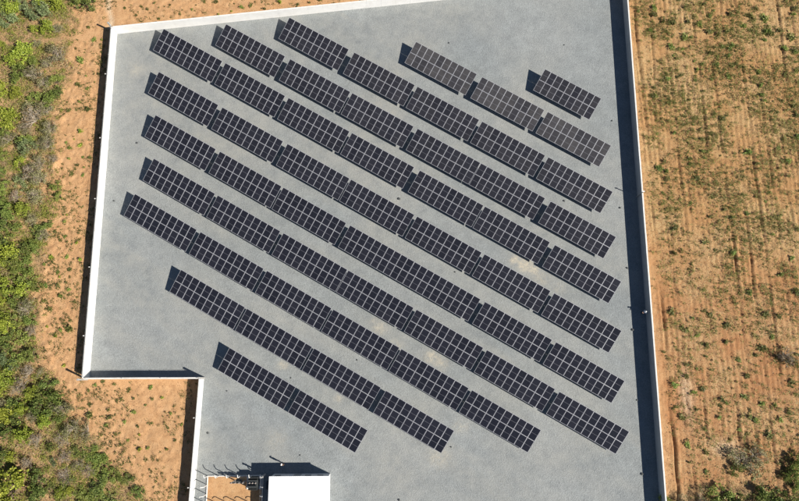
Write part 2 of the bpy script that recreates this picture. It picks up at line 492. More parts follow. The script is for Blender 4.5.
# ------------------------------------------------------------------ gravel pad
def build_pad():
    Vs, Fs, n0 = [], [], 0
    def block(bl, br, tr, tl, nu, nv):
        nonlocal n0
        u, v = np.meshgrid(np.linspace(0, 1, nu), np.linspace(0, 1, nv))
        u = u[..., None]; v = v[..., None]
        Pq = (np.array(bl) * (1 - u) + np.array(br) * u) * (1 - v) + (np.array(tl) * (1 - u) + np.array(tr) * u) * v
        i = np.arange(nu * nv).reshape(nv, nu) + n0
        Vs.append(Pq.reshape(-1, 2)); n0 += nu * nv
        Fs.append(np.stack([i[:-1, :-1], i[:-1, 1:], i[1:, 1:], i[1:, :-1]], -1).reshape(-1, 4))
    block((-41.1, 0.2), (wall_x_right(0.2), 0.2), (wall_x_right(62.2), 62.2), (-41.9, 52.4), 240, 190)
    block((wall_x_low(-30), -30), (wall_x_right(-30), -30), (wall_x_right(0.2), 0.2), (wall_x_low(0.2), 0.2), 200, 90)
    V2 = np.concatenate(Vs); Fq = np.concatenate(Fs)
    x, y = V2[:, 0], V2[:, 1]
    sand = np.zeros(len(V2))
    for (sx, sy, r, a) in ((19.8, 16.0, 0.95, 1.6), (21.0, 15.4, 0.8, 1.5), (18.4, 16.8, 0.7, 1.2), (-1.1, 7.0, 0.9, .8), (-1.7, 7.9, 0.6, .6), (6.2, 3.0, 1.0, .95), (7.3, 2.1, 1.0, .7), (-14.6, 1.9, 0.7, .7), (7.0, -10.5, 1.6, .5), (-38.3, 46.3, 1.2, .5), (-6.9, -2.6, 0.5, .8), (1, 4.6, 1, .5), (-15, -8, 1.4, .3), (30, -9, 1.5, .25), (10, -6.5, 1.0, .4), (22, 14, 1.2, .5), (24.5, 12.6, 1.0, .35)):
        sand = np.maximum(sand, a * np.exp(-(((x - sx) ** 2 + 1.4 * (y - sy) ** 2) / r ** 2)))
    dust_and_tint = np.clip(fbm(x * 0.09, y * 0.09, 5) * 2.6 - 1.1, 0, 1) * 0.75
    th = 0.525469
    row = (-math.sin(th) * x - math.cos(th) * y)
    dust_and_tint = np.maximum(dust_and_tint, 0.55 * np.clip(fbm(x * 0.12 + 9, row * 0.5, 15) * 2.4 - 0.85, 0, 1) * (row > -45))
    V = np.column_stack([V2, np.zeros(len(V2))])
    me = arr_mesh('gravel_pad', V, Fq, M['gravel'], True, {'sand': np.clip(sand, 0, 1.2), 'dust_and_tint': dust_and_tint})
    tag(obj('gravel_yard', me), kind='structure')
build_pad()

# ------------------------------------------------------------------ perimeter wall
WALL_H = 1.9
def build_wall(label, p0, p1, wires=True, face='wall'):
    p0 = Vector((*p0, 0)); p1 = Vector((*p1, 0))
    d = p1 - p0; L = d.length; rz = math.atan2(d.y, d.x)
    root = tag(empty('perimeter_wall', p0, rz), label, 'wall', 'white concrete walls around the solar yard')
    n = max(1, round(L / 2.3)); s = L / n
    mb = MB(); mb.bevbox(0.009, s - 0.009, -0.055, 0.055, -0.35, WALL_H - 0.075, 0.006)
    pm = mb.mesh('wall_panel', M[face])
    mb = MB(); mb.bevbox(0.006, s - 0.006, -0.105, 0.105, WALL_H - 0.074, WALL_H, 0.015)
    cm = mb.mesh('coping_stone', M['coping'])
    mb = MB(); mb.bevbox(-0.085, 0.085, -0.04, 0.04, -0.35, WALL_H - 0.078, 0.01)
    sm = mb.mesh('wall_post', M[face])
    rr = random.Random(int(L * 100))
    for i in range(n):
        obj('panel', pm, root, (i * s, rr.uniform(-.006, .006), 0))
        obj('coping', cm, root, (i * s, rr.uniform(-.006, .006), rr.uniform(-.008, .008)))
        if i: obj('post', sm, root, (i * s, 0, 0))
    if wires:
        mb = MB(); mb.box(-0.02, 0.02, -0.02, 0.02, WALL_H - 0.01, WALL_H + 0.42)
        bm_ = mb.mesh('wire_bracket', M['steel'])
        k = max(1, round(L / 4.6))
        for i in range(k + 1):
            obj('wire_bracket', bm_, root, (min(max(i * L / k, 0.3), L - 0.3), 0, 0))
        for z in (WALL_H + 0.2, WALL_H + 0.38):
            mb = MB(); mb.tube([(0.3, 0.024, z), (L - 0.3, 0.024, z)], 0.011, 4)
            obj('wire', mb.mesh('wire', M['steel']), root)
    return root
yb = -26.0
build_wall('white concrete wall along the left edge of the solar yard', (-41.9, 52.4), (wall_x_left(0.2), 0.2))
build_wall('white concrete wall along the top of the solar yard', (-41.78, 52.4 + 0.015), (wall_x_right(62.2), 62.2), False)
build_wall('long concrete wall on the right with a wide blue shadow inside', (wall_x_right(62.0), 62.0), (wall_x_right(yb), yb), False, 'shade_wall')
build_wall('short horizontal wall above the bare orange soil at lower left', (wall_x_left(0.2) + 0.12, 0.2), (-25.45, 0.2))
build_wall('white wall running down beside the small fenced yard at lower left', (-25.45, 0.08), (wall_x_low(yb), yb))

def corner_post(x, y, h, label):
    root = tag(empty('corner_post', (x, y, -0.1)), label, 'post', 'tall concrete posts at the wall corners')
    mb = MB(); mb.bevbox(-0.10, 0.10, -0.10, 0.10, -0.2, h + 0.1, 0.03)
    obj('shaft', mb.mesh('corner_shaft', M['dark_post']), root)
    mb = MB(); mb.bevbox(-0.125, 0.125, -0.125, 0.125, h + 0.1, h + 0.16, 0.02)
    obj('cap', mb.mesh('corner_cap', M['dark_post']), root)
corner_post(-42.06, 52.55, 2.75, 'tall concrete post at the upper left corner of the wall')
corner_post(-41.35, 0.05, 2.7, 'tall concrete post at the lower left corner of the left wall')
corner_post(-25.3, 0.2, 2.75, 'tall concrete post where the short wall meets the lower wall')

def wall_lamp(x, y, rz, label):
    root = tag(empty('wall_lamp', (x, y, WALL_H), rz), label, 'lamp', 'small white lamps on the outer wall top')
    mb = MB(); mb.tube([(0, 0, -0.02), (0, 0, 0.1), (-0.22, 0, 0.16)], 0.025, 6)
    obj('arm', mb.mesh('lamp_arm', M['steel']), root)
    mb = MB(); mb.bevbox(-0.36, -0.20, -0.065, 0.065, 0.12, 0.19, 0.02)
    obj('lamp_head', mb.mesh('lamp_head', M['coping']), root)
for k, y in enumerate((44.6, 34.5, 25.3, 15.4, 5.9)):
    wall_lamp(wall_x_left(y), y, 0, 'small white lamp on the outer top of the left wall, %s from the top' % ORD[k])
for k, y in enumerate((-5.0, -13.8)):
    wall_lamp(wall_x_low(y), y, 0, 'small white lamp on the %s part of the lower left wall' % ('upper', 'lower')[k])

def camera_pole(x, y, h, label):
    root = tag(empty('security_camera_pole', (x, y, 0)), label, 'pole')
    mb = MB(); mb.tube([(0, 0, -0.1), (0, 0, h)], [0.085, 0.065], 10)
    obj('pole', mb.mesh('pole', M['dark_post']), root)
    mb = MB(); mb.tube([(0, 0, h - 0.12), (-0.06, 0.03, h - 0.1)], 0.03, 6)
    obj('bracket', mb.mesh('bracket', M['steel']), root)
    mb = MB(); mb.bevbox(-0.17, 0.10, -0.055, 0.055, h - 0.005, h + 0.10, 0.02); mb.bevbox(-0.2, 0.12, -0.07, 0.07, h + 0.10, h + 0.115, 0.004)
    obj('camera_housing', mb.mesh('camera_housing', M['white']), root)
camera_pole(37.02 - 0.15, 26.3, 2.65, 'slim pole with white head against the inside of the right wall')

# ------------------------------------------------------------------ solar tables
TH = 0.525469
DR = np.array([math.cos(TH), -math.sin(TH)])
PR = np.array([-math.sin(TH), -math.cos(TH)])
PITCH_P, Z_HI, Z_LO, W_H = 1.06, 1.90, 0.93, 3.444
TILT = math.atan2(Z_HI - Z_LO, W_H)
S_LEN = math.hypot(W_H, Z_HI - Z_LO)
PW, PL = 1.034, (S_LEN - 0.026) / 2
def panel_mesh():
    mb = MB(); a, b, t = PW / 2, PL / 2, 0.036
    w = 0.031
    mb.poly([(-a, -b, -t), (a, -b, -t), (a, b, -t), (-a, b, -t), (-a, -b, 0), (a, -b, 0), (a, b, 0), (-a, b, 0)],
            [(3, 2, 1, 0), (0, 1, 5, 4), (1, 2, 6, 5), (2, 3, 7, 6), (3, 0, 4, 7)], 0)
    ai, bi = a - w, b - w
    mb.poly([(-a, -b, 0), (a, -b, 0), (a, b, 0), (-a, b, 0), (-ai, -bi, 0), (ai, -bi, 0), (ai, bi, 0), (-ai, bi, 0),
             (-ai, -bi, -.004), (ai, -bi, -.004), (ai, bi, -.004), (-ai, bi, -.004)],
            [(0, 1, 5, 4), (1, 2, 6, 5), (2, 3, 7, 6), (3, 0, 4, 7), (4, 5, 9, 8), (5, 6, 10, 9), (6, 7, 11, 10), (7, 4, 8, 11)], 0)
    g = 0.014; z = -.004
    mb.poly([(-ai, -bi, z), (ai, -bi, z), (ai, -g, z), (-ai, -g, z)], [(0, 1, 2, 3)], 1)
    mb.poly([(-ai, g, z), (ai, g, z), (ai, bi, z), (-ai, bi, z)], [(0, 1, 2, 3)], 1)
    mb.poly([(-ai, -g, z), (ai, -g, z), (ai, g, z), (-ai, g, z)], [(0, 1, 2, 3)], 2)
    return mb.mesh('solar_panel', [M['alu'], M['glass'], M['strip']])
PANEL = panel_mesh()
SHARED = {}
def frame_meshes(n):
    if n in SHARED: return SHARED[n]
    L = n * PITCH_P
    mb = MB(); mb.box(0.05, L - 0.05, -0.03, 0.03, -0.11, -0.037)
    pur = mb.mesh('purlin', M['steel'])
    mb = MB(); mb.box(-0.04, 0.04, -W_H / math.cos(TILT) / 2 + 0.25, W_H / math.cos(TILT) / 2 - 0.25, -0.19, -0.111)
    raf = mb.mesh('rafter', M['steel'])
    zf = Z_LO + math.tan(TILT) * (W_H / 2 - 1.15) - 0.19; zr = Z_LO + math.tan(TILT) * (W_H / 2 + 1.15) - 0.19
    mb = MB(); mb.box(-0.05, 0.05, -0.04, 0.04, -0.1, zf); fp = mb.mesh('front_leg', M['steel'])
    mb = MB(); mb.box(-0.05, 0.05, -0.04, 0.04, -0.1, zr); rp = mb.mesh('rear_leg', M['steel'])
    mb = MB(); mb.tube([(0, -1.12, 0.28), (0, 1.12, zr - 0.35)], 0.022, 5); br = mb.mesh('brace', M['steel'])
    SHARED[n] = (pur, raf, fp, rp, br)
    return SHARED[n]
# rows counted from the upper right; distance down the slope axis, then the left ends of the tables along the row
ROWS = [
 (-51.59, [-2.42]),
 (-45.61, [-21.52, -10.05, 1.09]),
 (-39.32, [-40.23, -28.71, -17.71, -6.67, 4.41]),
 (-33.49, [-47.93, -36.48, -25.60, -14.37, -3.69, 7.77]),
 (-28.03, [-55.60, -44.50, -33.36, -22.41, -10.90, -0.11, 11.23]),
 (-21.81, [-52.23, -40.97, -29.65, -18.85, -7.84, 3.16, 14.28]),
 (-15.86, [-48.75, -37.50, -26.65, -15.45, -4.83, 6.44, 17.60]),
 (-10.14, [-45.13, -34.12, -23.04, -12.33, -1.30, 9.82, 21.04]),
 (-4.39, [-44.44, -33.25, -22.16, -11.31, -0.44, 10.60]),
 (1.48, [-32.58, -21.71, -10.82, 0.52]),
 (7.17, [-20.83, -9.54]),
]
ROWGREY = [0.10, 0.22, 0.07, 0.045, 0.03, 0.02, 0.012, 0.008, 0.006, 0.004, 0.004]  # grey tint of the panel glass by row, strongest in the upper rows
def solar_table(u, v, n, label, dust_and_tint, rr):
    L = n * PITCH_P
    c = DR * (u + L / 2) + PR * (v + W_H / 2)
    root = tag(empty('solar_table', (c[0], c[1], 0), -TH), label, 'solar panels', 'tables of dark solar panels in slanting rows')
    zc = (Z_HI + Z_LO) / 2 + rr.uniform(-0.02, 0.02)
    pur, raf, fp, rp, br = frame_meshes(n)
    ct, st = math.cos(TILT), math.sin(TILT)
    for i in range(n):
        x = -L / 2 + (i + 0.5) * PITCH_P
        for j in (-1, 1):
            s = j * (PL + 0.026) / 2
            o = obj('solar_panel', PANEL, root, (x, s * ct, zc + s * st + rr.uniform(-.004, .004)), (TILT + rr.uniform(-.006, .006), rr.uniform(-.005, .005), 0))
            dd = dust_and_tint * rr.uniform(0.6, 1.4)
            o.color = (dd, dd, dd, 1)
    for s in (-1.42, -0.42, 0.42, 1.42):
        obj('purlin', pur, root, (-L / 2, s * ct, zc + s * st), (TILT, 0, 0))
    for k in range(4):
        x = -L / 2 + 1.2 + (L - 2.4) * k / 3
        obj('rafter', raf, root, (x, 0, zc), (TILT, 0, 0))
        obj('leg', fp, root, (x, -1.15, 0)); obj('leg', rp, root, (x, 1.15, 0))
        if k in (0, 3): obj('brace', br, root, (x + 0.08, 0, 0))
rr = random.Random(5)
for k, (v, us) in enumerate(ROWS):
    for j, u in enumerate(us):
        if k == 0:
            lab = 'shorter nine-column solar panel table standing alone at the upper right'
        else:
            lab = 'table of dark solar panels, %s from left in %s slanting row from upper right' % (ORD[j], ORD[k])
            if len(us) == 2: lab = 'table of dark solar panels, %s of the two in the lowest slanting row' % ('left', 'right')[j]
        solar_table(u, v, 9 if k == 0 else 10, lab, ROWGREY[k] * (1.0 if j or k != 2 else 0.6), rr)

# ------------------------------------------------------------------ building at the bottom
def build_house():
    x0, x1, y1, y0, h = -15.25, -7.75, -12.42, -19.5, 2.62
    root = tag(empty('utility_building', ((x0 + x1) / 2, (y0 + y1) / 2, 0)), 'small building with a bright white sheet roof at the bottom edge', 'building')
    cx, cy = (x0 + x1) / 2, (y0 + y1) / 2
    a, b = (x1 - x0) / 2, (y1 - y0) / 2
    mb = MB(); mb.box(-a, a, -b, b, -0.2, h)
    obj('wall', mb.mesh('house_wall', M['house_wall']), root)
    mb = MB(); mb.box(-a - 0.12, a + 0.12, -b - 0.12, b + 0.03, h, h + 0.1)
    obj('eave', mb.mesh('eave', M['house_wall']), root)
    n = 8; w = (2 * a + 0.4) / n
    mb = MB()
    prof = [(0, 0)]
    for k in range(4):
        p = w * k / 4
        prof += [(p + 0.02, 0.012), (p + 0.05, 0.012), (p + 0.07, 0.0)] + ([(p + w / 4, 0.0)] if k < 3 else [(w - 0.004, 0.0)])
    vs, fs = [], []
    for (px, pz) in prof:
        vs += [(px, -b - 0.2, pz + 0.004), (px, b + 0.05, pz + 0.004), (px, -b - 0.2, pz - 0.02), (px, b + 0.05, pz - 0.02)]
    m_ = len(prof)
    for i in range(m_ - 1):
        q = i * 4; r = q + 4
        fs += [(q, r, r + 1, q + 1), (q + 2, q + 3, r + 3, r + 2), (q, q + 2, r + 2, r), (q + 1, r + 1, r + 3, q + 3)]
    fs += [(0, 1, 3, 2), (m_ * 4 - 4, m_ * 4 - 2, m_ * 4 - 1, m_ * 4 - 3)]
    mb.poly(vs, fs)
    sm = mb.mesh('roof_sheet', M['roof'])
    for i in range(n):
        obj('roof_sheet', sm, root, (-a - 0.2 + i * w, 0, h + 0.125 + (i % 2) * 0.003))
    for xw in (-2.95, 1.0, 2.6):
        mb = MB(); mb.box(xw - 0.45, xw + 0.45, b - 0.02, b + 0.03, 1.5, 2.2)
        fr = obj('window', mb.mesh('window_frame', M['white']), root)
        for q in range(4):
            mb = MB(); mb.box(xw - 0.40, xw + 0.40, b + 0.03, b + 0.05, 1.54 + q * 0.16, 1.66 + q * 0.16)
            obj('louvre', mb.mesh('louvre', M['dark_glass']), fr)
    mb = MB(); mb.box(-0.9, 0.0, b - 0.02, b + 0.03, -0.05, 2.1)
    dr = obj('door', mb.mesh('door', M['steel']), root)
    mb = MB(); mb.tube([(-0.8, b + 0.03, 1.0), (-0.8, b + 0.09, 1.0), (-0.68, b + 0.09, 1.0)], 0.015, 6)
    obj('handle', mb.mesh('handle', M['white']), dr)
    mb = MB(); mb.bevbox(-1.35, -1.0, b, b + 0.16, 2.25, 2.45, 0.03)
    obj('lamp', mb.mesh('house_lamp', M['white']), root)
    for o in root.children: pass
build_house()

# fenced transformer yard --------------------------------------------
YX0, YX1, YY1, YY0 = -24.1, -16.75, -12.65, -16.1
def yard_soil():
    n = 60
    xs = np.linspace(YX0, YX1, n); ys = np.linspace(YY0, YY1, 40)
    X, Y = np.meshgrid(xs, ys); Z = 0.02 + (fbm(X * 2.2, Y * 2.2, 88, 3)) * 0.07
    i = np.arange(n * 40).reshape(40, n)
    Fq = np.stack([i[:-1, :-1], i[:-1, 1:], i[1:, 1:], i[1:, :-1]], -1).reshape(-1, 4)
    z = np.zeros(X.size)
    me = arr_mesh('yard_soil', np.stack([X.ravel(), Y.ravel(), Z.ravel()], 1), Fq, M['soil'], True, {'scrub': z, 'field': z + 0.1, 'pale': z, 'red': z})
    tag(obj('soil_bed', me), kind='structure')
yard_soil()
def build_fence():
    root = tag(empty('chain_link_fence', (0, 0, 0)), 'chain link fence with bent-top concrete posts around the small soil yard', 'fence')
    mb = MB()
    pts = [(0, 0, -0.2), (0, 0, 1.75), (0, 0.10, 1.92), (0, 0.24, 2.04), (0, 0.42, 2.12)]
    mb.tube(pts, [0.062, 0.058, 0.055, 0.05, 0.045], 6)
    pm = mb.mesh('fence_post', M['coping'])
    sides = []
    nx = 5
    for i in range(nx + 1):
        x = YX0 + (YX1 - YX0) * i / nx
        obj('post', pm, root, (x, YY1, 0))
        if i: sides.append(((x - (YX1 - YX0) / nx, YY1), (x, YY1)))
        obj('post', pm, root, (x, YY0, 0), (0, 0, math.pi))
    for i in (1, 2):
        y = YY1 + (YY0 - YY1) * i / 3
        obj('post', pm, root, (YX0, y, 0), (0, 0, math.pi / 2))
        obj('post', pm, root, (YX1, y, 0), (0, 0, -math.pi / 2))
    for nm, a, b in (('kerb', (YX0, YY1), (YX1, YY1)), ('kerb', (YX0, YY0), (YX0, YY1)), ('kerb', (YX1, YY0), (YX1, YY1)), ('kerb', (YX0, YY0), (YX1, YY0))):
        mb = MB(); e = 0.07 if a[0] == b[0] else -0.0705
        mb.bevbox(min(a[0], b[0]) - abs(e), max(a[0], b[0]) + abs(e), min(a[1], b[1]) - e, max(a[1], b[1]) + e, -0.1, 0.16, 0.02) if a[0] == b[0] else \
            mb.bevbox(a[0] + 0.071, b[0] - 0.071, a[1] - 0.07, a[1] + 0.07, -0.1, 0.158, 0.02)
        obj(nm, mb.mesh('kerb', M['coping']), root)
        d = Vector((b[0] - a[0], b[1] - a[1], 0)); L = d.length; d.normalize()
        mb = MB(); A = Vector((a[0], a[1], 0.18))
        w = 0.0012; step = 0.13; H = 1.55
        k = int((L + H) / step)
        for q in range(k):
            for sgn in (1, -1):
                s0, s1 = (q * step - H, q * step) if sgn == 1 else (q * step, q * step - H)
                z0, z1 = 0.0, H
                t0, t1 = 0.0, 1.0
                lo, hi = sorted(((0 - s0) / (s1 - s0), (L - s0) / (s1 - s0)))
                t0, t1 = max(0, lo), min(1, hi)
                if t1 <= t0: continue
                P0 = A + d * (s0 + (s1 - s0) * t0) + Vector((0, 0, H * t0)); P1 = A + d * (s0 + (s1 - s0) * t1) + Vector((0, 0, H * t1))
                up = Vector((0, 0, w))
                mb.poly([P0 - up, P1 - up, P1 + up, P0 + up], [(0, 1, 2, 3)])
        obj('wire_mesh', mb.mesh('wire_mesh', M['steel']), root)
        nrm = Vector((-d.y, d.x, 0))
        for z in (0.25, 1.0, 1.72):
            mb = MB(); mb.tube([A + Vector((0, 0, z - 0.18)), A + d * L + Vector((0, 0, z - 0.18))], 0.006, 4)
            obj('wire', mb.mesh('fence_wire', M['steel']), root)
build_fence()
def build_transformer():
    root = tag(empty('transformer', (-17.75, -13.45, 0)), 'dark transformer in the top right corner of the soil yard', 'transformer')
    mb = MB(); mb.bevbox(-0.95, 0.95, -0.8, 0.75, -0.1, 0.2, 0.02); obj('plinth', mb.mesh('plinth', M['coping']), root)
    mb = MB(); mb.bevbox(-0.55, 0.55, -0.4, 0.4, 0.2, 1.45, 0.03); obj('tank', mb.mesh('tank', M['tank']), root)
    mb = MB(); mb.bevbox(-0.6, 0.6, -0.45, 0.45, 1.45, 1.52, 0.02); obj('lid', mb.mesh('lid', M['tank']), root)
    mb = MB(); mb.bevbox(-0.012, 0.012, -0.18, 0.18, 0.4, 1.35, 0.003); fm = mb.mesh('radiator_fin', M['tank'])
    for k in range(10):
        for s in (-1, 1):
            obj('radiator_fin', fm, root, (-0.5 + k * 0.111, s * 0.58, 0))
    mb = MB()
    mb.tube([(0, 0, 1.5), (0, 0, 1.58), (0, 0, 1.585), (0, 0, 1.63), (0, 0, 1.635), (0, 0, 1.68), (0, 0, 1.85)], [.05, .05, .09, .09, .06, .06, .03], 10)
    bm_ = mb.mesh('bushing', M['porcelain'])
    for x in (-0.35, 0, 0.35): obj('bushing', bm_, root, (x, 0.12, 0))
    mb = MB(); mb.tube([(-0.5, -0.25, 1.75), (0.5, -0.25, 1.75)], 0.13, 12); mb.tube([(0, -0.25, 1.5), (0, -0.25, 1.7)], 0.04, 6)
    obj('oil_conservator', mb.mesh('oil_conservator', M['tank']), root)
    root.scale = (1.15, 1.1, 1.15)
build_transformer()
def build_frame():
    root = tag(empty('switch_frame', (-19.7, -13.25, 0)), 'small steel frame with insulators beside the dark transformer', 'frame')
    for x in (-0.7, 0.7):
        mb = MB(); mb.box(x - 0.06, x + 0.06, -0.06, 0.06, -0.05, 1.9); obj('post', mb.mesh('frame_post', M['steel']), root)
    mb = MB(); mb.box(-0.95, 0.95, -0.075, 0.075, 1.901, 2.02); obj('beam', mb.mesh('frame_beam', M['tank']), root)
    mb = MB(); mb.box(-0.639, 0.639, -0.05, 0.05, 1.05, 1.15); obj('beam', mb.mesh('frame_beam_low', M['tank']), root)
    mb = MB(); mb.tube([(0, 0, 2.02), (0, 0, 2.06), (0, 0, 2.065), (0, 0, 2.12), (0, 0, 2.125), (0, 0, 2.3)], [.05, .05, .1, .1, .05, .04], 10)
    im = mb.mesh('insulator', M['porcelain'])
    for x in (-0.75, -0.25, 0.25, 0.75): obj('insulator', im, root, (x, 0, 0))
    mb = MB(); mb.bevbox(-0.35, 0.4, 0.05, 0.32, 0.75, 1.4, 0.02); obj('control_box', mb.mesh('control_box', M['tank']), root)
build_frame()
def cabinet(x, y, w, d, h, label, mat):
    root = tag(empty('electrical_cabinet', (x, y, 0)), label, 'cabinet')
    mb = MB(); mb.bevbox(-w / 2, w / 2, -d / 2, d / 2, -0.05, h, 0.02); obj('body', mb.mesh('cabinet_body', mat), root)
    mb = MB(); mb.box(-w / 2 - 0.015, -w / 2, -d / 2 + 0.04, d / 2 - 0.04, 0.1, h - 0.08); dd = obj('door', mb.mesh('cabinet_door', M['steel']), root)
    mb = MB(); mb.tube([(-w / 2 - 0.03, -d / 2 + 0.1, h * 0.5), (-w / 2 - 0.03, -d / 2 + 0.1, h * 0.62)], 0.012, 5); obj('handle', mb.mesh('cabinet_handle', M['tank']), dd)
cabinet(-15.85, -13.75, 0.5, 0.9, 1.3, 'dark electrical cabinet between the soil yard and the white roof', M['tank'])
def utility_post():
    root = tag(empty('utility_post', (-16.45, -12.5, 0)), 'thick concrete post between the fenced yard and the building', 'post')
    mb = MB(); mb.tube([(0, 0, -0.2), (0, 0, 2.9)], [0.13, 0.10], 10); obj('shaft', mb.mesh('utility_shaft', M['dark_post']), root)
    mb = MB(); mb.box(-0.25, 0.25, -0.05, 0.05, 2.6, 2.7); obj('crossarm', mb.mesh('crossarm', M['dark_post']), root)
utility_post()

# ------------------------------------------------------------------ people
def make_person(loc, rz, shirt, label, pose):
    vs, es, rad = [], [], []
    def add(p, r, par=None):
        vs.append(p); rad.append(r)
        if par is not None: es.append((par, len(vs) - 1))
        return len(vs) - 1
    pel = add((0, 0, 0.95), 0.135)
    wai = add((0, 0, 1.10), 0.125, pel); che = add((0, 0.01, 1.30), 0.15, wai); shd = add((0, 0, 1.43), 0.11, che)
    nek = add((0, 0.01, 1.51), 0.055, shd); hd = add((0, 0.03, 1.60), 0.085, nek); top = add((0, 0.02, 1.70), 0.075, hd)
    add((0, 0.105, 1.60), 0.018, hd)
    for s in (-1, 1):
        sh = add((s * 0.18, 0, 1.41), 0.062, shd)
        if pose == 'arms_down':
            el = add((s * 0.23, -0.02, 1.13), 0.045, sh); wr = add((s * 0.24, 0.06, 0.89), 0.031, el); dv = Vector((0, 0.15, -1)).normalized()
        else:
            el = add((s * 0.24, 0.02, 1.15), 0.045, sh); wr = add((s * 0.10, 0.26, 1.20), 0.031, el); dv = Vector((-s * 0.6, 0.8, 0.1)).normalized()
        W = Vector(vs[wr]); pal = add(tuple(W + dv * 0.06), 0.036, wr); Pp = Vector(vs[pal])
        side = dv.cross(Vector((1, 0, 0) if pose == 'arms_down' else (0, 0, 1))).normalized()
        for q, ln in enumerate((0.075, 0.085, 0.08, 0.065)):
            b0 = Pp + side * (-0.03 + 0.02 * q) + dv * 0.03
            f1 = add(tuple(b0), 0.010, pal); f2 = add(tuple(b0 + dv * ln * 0.55), 0.009, f1)
            add(tuple(b0 + dv * ln + Vector((-s * 0.02, 0, 0))), 0.008, f2)
        t1 = add(tuple(W + dv * 0.035 - side * 0.04), 0.011, pal); add(tuple(W + dv * 0.085 - side * 0.06), 0.009, t1)
        hp = add((s * 0.095, 0, 0.90), 0.095, pel); kn = add((s * 0.105, 0.015, 0.49), 0.062, hp)
        an = add((s * 0.11, -0.01, 0.09), 0.045, kn); add((s * 0.125, 0.15, 0.035), 0.038, an)
    me = bpy.data.meshes.new('body_base'); me.from_pydata(vs, es, [])
    t = bpy.data.objects.new('body_base', me); COL.objects.link(t)
    t.modifiers.new('skin', 'SKIN'); ss = t.modifiers.new('sub', 'SUBSURF'); ss.levels = 1; ss.render_levels = 1
    for i, d in enumerate(me.skin_vertices[0].data):
        d.radius = (rad[i] * (1.35 if i in (1, 2) else 1), rad[i]); d.use_root = (i == 0)
    dg = bpy.context.evaluated_depsgraph_get()
    bm_ = bpy.data.meshes.new_from_object(t.evaluated_get(dg)); bm_.name = 'person_body'
    bpy.data.objects.remove(t)
    bm_.materials.clear()
    for m in ('skin', shirt, 'trousers', 'tank'): bm_.materials.append(M[m])
    for p in bm_.polygons:
        c = p.center; arm = abs(c.x) > 0.2 or (c.y > 0.13 and 1.0 < c.z < 1.4)
        p.material_index = 3 if c.z < 0.09 else 2 if c.z < 0.98 and not (arm and abs(c.x) > 0.205) else 0 if c.z > 1.475 or (arm and (c.z < 1.08 or c.y > 0.1)) else 1
        p.use_smooth = True
    root = tag(empty('person', loc, rz), label, 'person', 'people standing in the solar yard')
    obj('body', bm_, root)
    mb = MB(); n = 12
    rings = [(1.645, .112), (1.70, .11), (1.745, .085), (1.765, .04)]
    for k, (z, r) in enumerate(rings):
        for i in range(n):
            a = 2 * math.pi * i / n; mb.v.append((r * 0.88 * math.cos(a), 0.025 + r * math.sin(a), z))
        if k:
            for i in range(n):
                mb.f.append(((k - 1) * n + i, (k - 1) * n + (i + 1) % n, k * n + (i + 1) % n, k * n + i)); mb.m.append(0)
    mb.f.append(tuple((len(rings) - 1) * n + i for i in range(n))); mb.m.append(0)
    mb.poly([(-.085, .10, 1.648), (.085, .10, 1.648), (.06, .20, 1.64), (-.06, .20, 1.64), (-.085, .10, 1.656), (.085, .10, 1.656), (.06, .20, 1.648), (-.06, .20, 1.648)],
            [(3, 2, 1, 0), (4, 5, 6, 7), (0, 1, 5, 4), (1, 2, 6, 5), (2, 3, 7, 6), (3, 0, 4, 7)])
    obj('cap', mb.mesh('cap', M['white']), root)
    mb = MB(); mb.tube([(-0.04, -0.055, 1.64), (0.0, -0.075, 1.60), (0.04, -0.055, 1.64)], [.04, .045, .04], 7); obj('hair', mb.mesh('hair', M['hair']), root)
make_person((36.2, 9.1, 0), math.radians(110), 'shirt_blue', 'person in white cap and pale shirt standing by the right wall', 'arms_up')
make_person((-14.1, -11.1, 0), math.radians(-20), 'shirt_brown', 'person in white cap and dark shirt standing at the white-roofed building', 'arms_down')

# dark stones on the gravel
def stone_mesh(seed):
    r_ = random.Random(seed); bm = bmesh.new(); bmesh.ops.create_icosphere(bm, subdivisions=1, radius=0.5)
    for v in bm.verts:
        v.co *= r_.uniform(0.75, 1.15); v.co.z *= 0.6
    me = bpy.data.meshes.new('stone'); bm.to_mesh(me); bm.free(); me.materials.append(M['stone']); return me
stones = [stone_mesh(i) for i in range(4)]
DOTS = [(34.29, 24.59), (34.63, 15.58), (34.71, 6.65), (34.56, -3.02), (34.45, -12.78), (8.57, -9.12), (11.2, 2.53), (-4.32, 2.58), (9.65, 15.01), (1.63, 25.91), (-13.42, 0.15), (-24.41, -7.12), (-37.36, 34.52), (-39.96, 25.54), (4.67, 50.97), (34.11, 38.31), (9.51, 51.17), (27.5, 50.95), (-8.47, 48.17), (26.03, 25.65), (-22.14, -1.57), (-1.93, -2.06), (1.48, -15.87), (29.9, 41.89), (-11.88, -10.05)]
for i, (x, y) in enumerate(sorted(DOTS)):
    s = random.uniform(0.2, 0.42) * 1.1
    tag(obj('stone', stones[i % 4], None, (x, y, 0.18 * s), (0, 0, random.uniform(0, 6)), s), 'small dark stone lying on the grey gravel, %s from the left' % ORD[i], 'stone', 'dark stones scattered on the gravel')

# ------------------------------------------------------------------ vegetation
def leaves(C, D, N, Ls, Ws):
    """one bent quad per leaf from base points, directions, side normals, lengths and widths"""
    S = np.cross(D, N); S /= np.linalg.norm(S, axis=1, keepdims=True) + 1e-9
    L = Ls[:, None]; W = Ws[:, None]
    tip = C + D * L; tip[:, 2] -= 0.18 * Ls
    V = np.stack([C, C + D * L * 0.5 + S * W, tip, C + D * L * 0.5 - S * W], 1).reshape(-1, 3)
    Fq = np.arange(len(V)).reshape(-1, 4)
    return V, Fq
def unit(A): return A / (np.linalg.norm(A, axis=1, keepdims=True) + 1e-9)

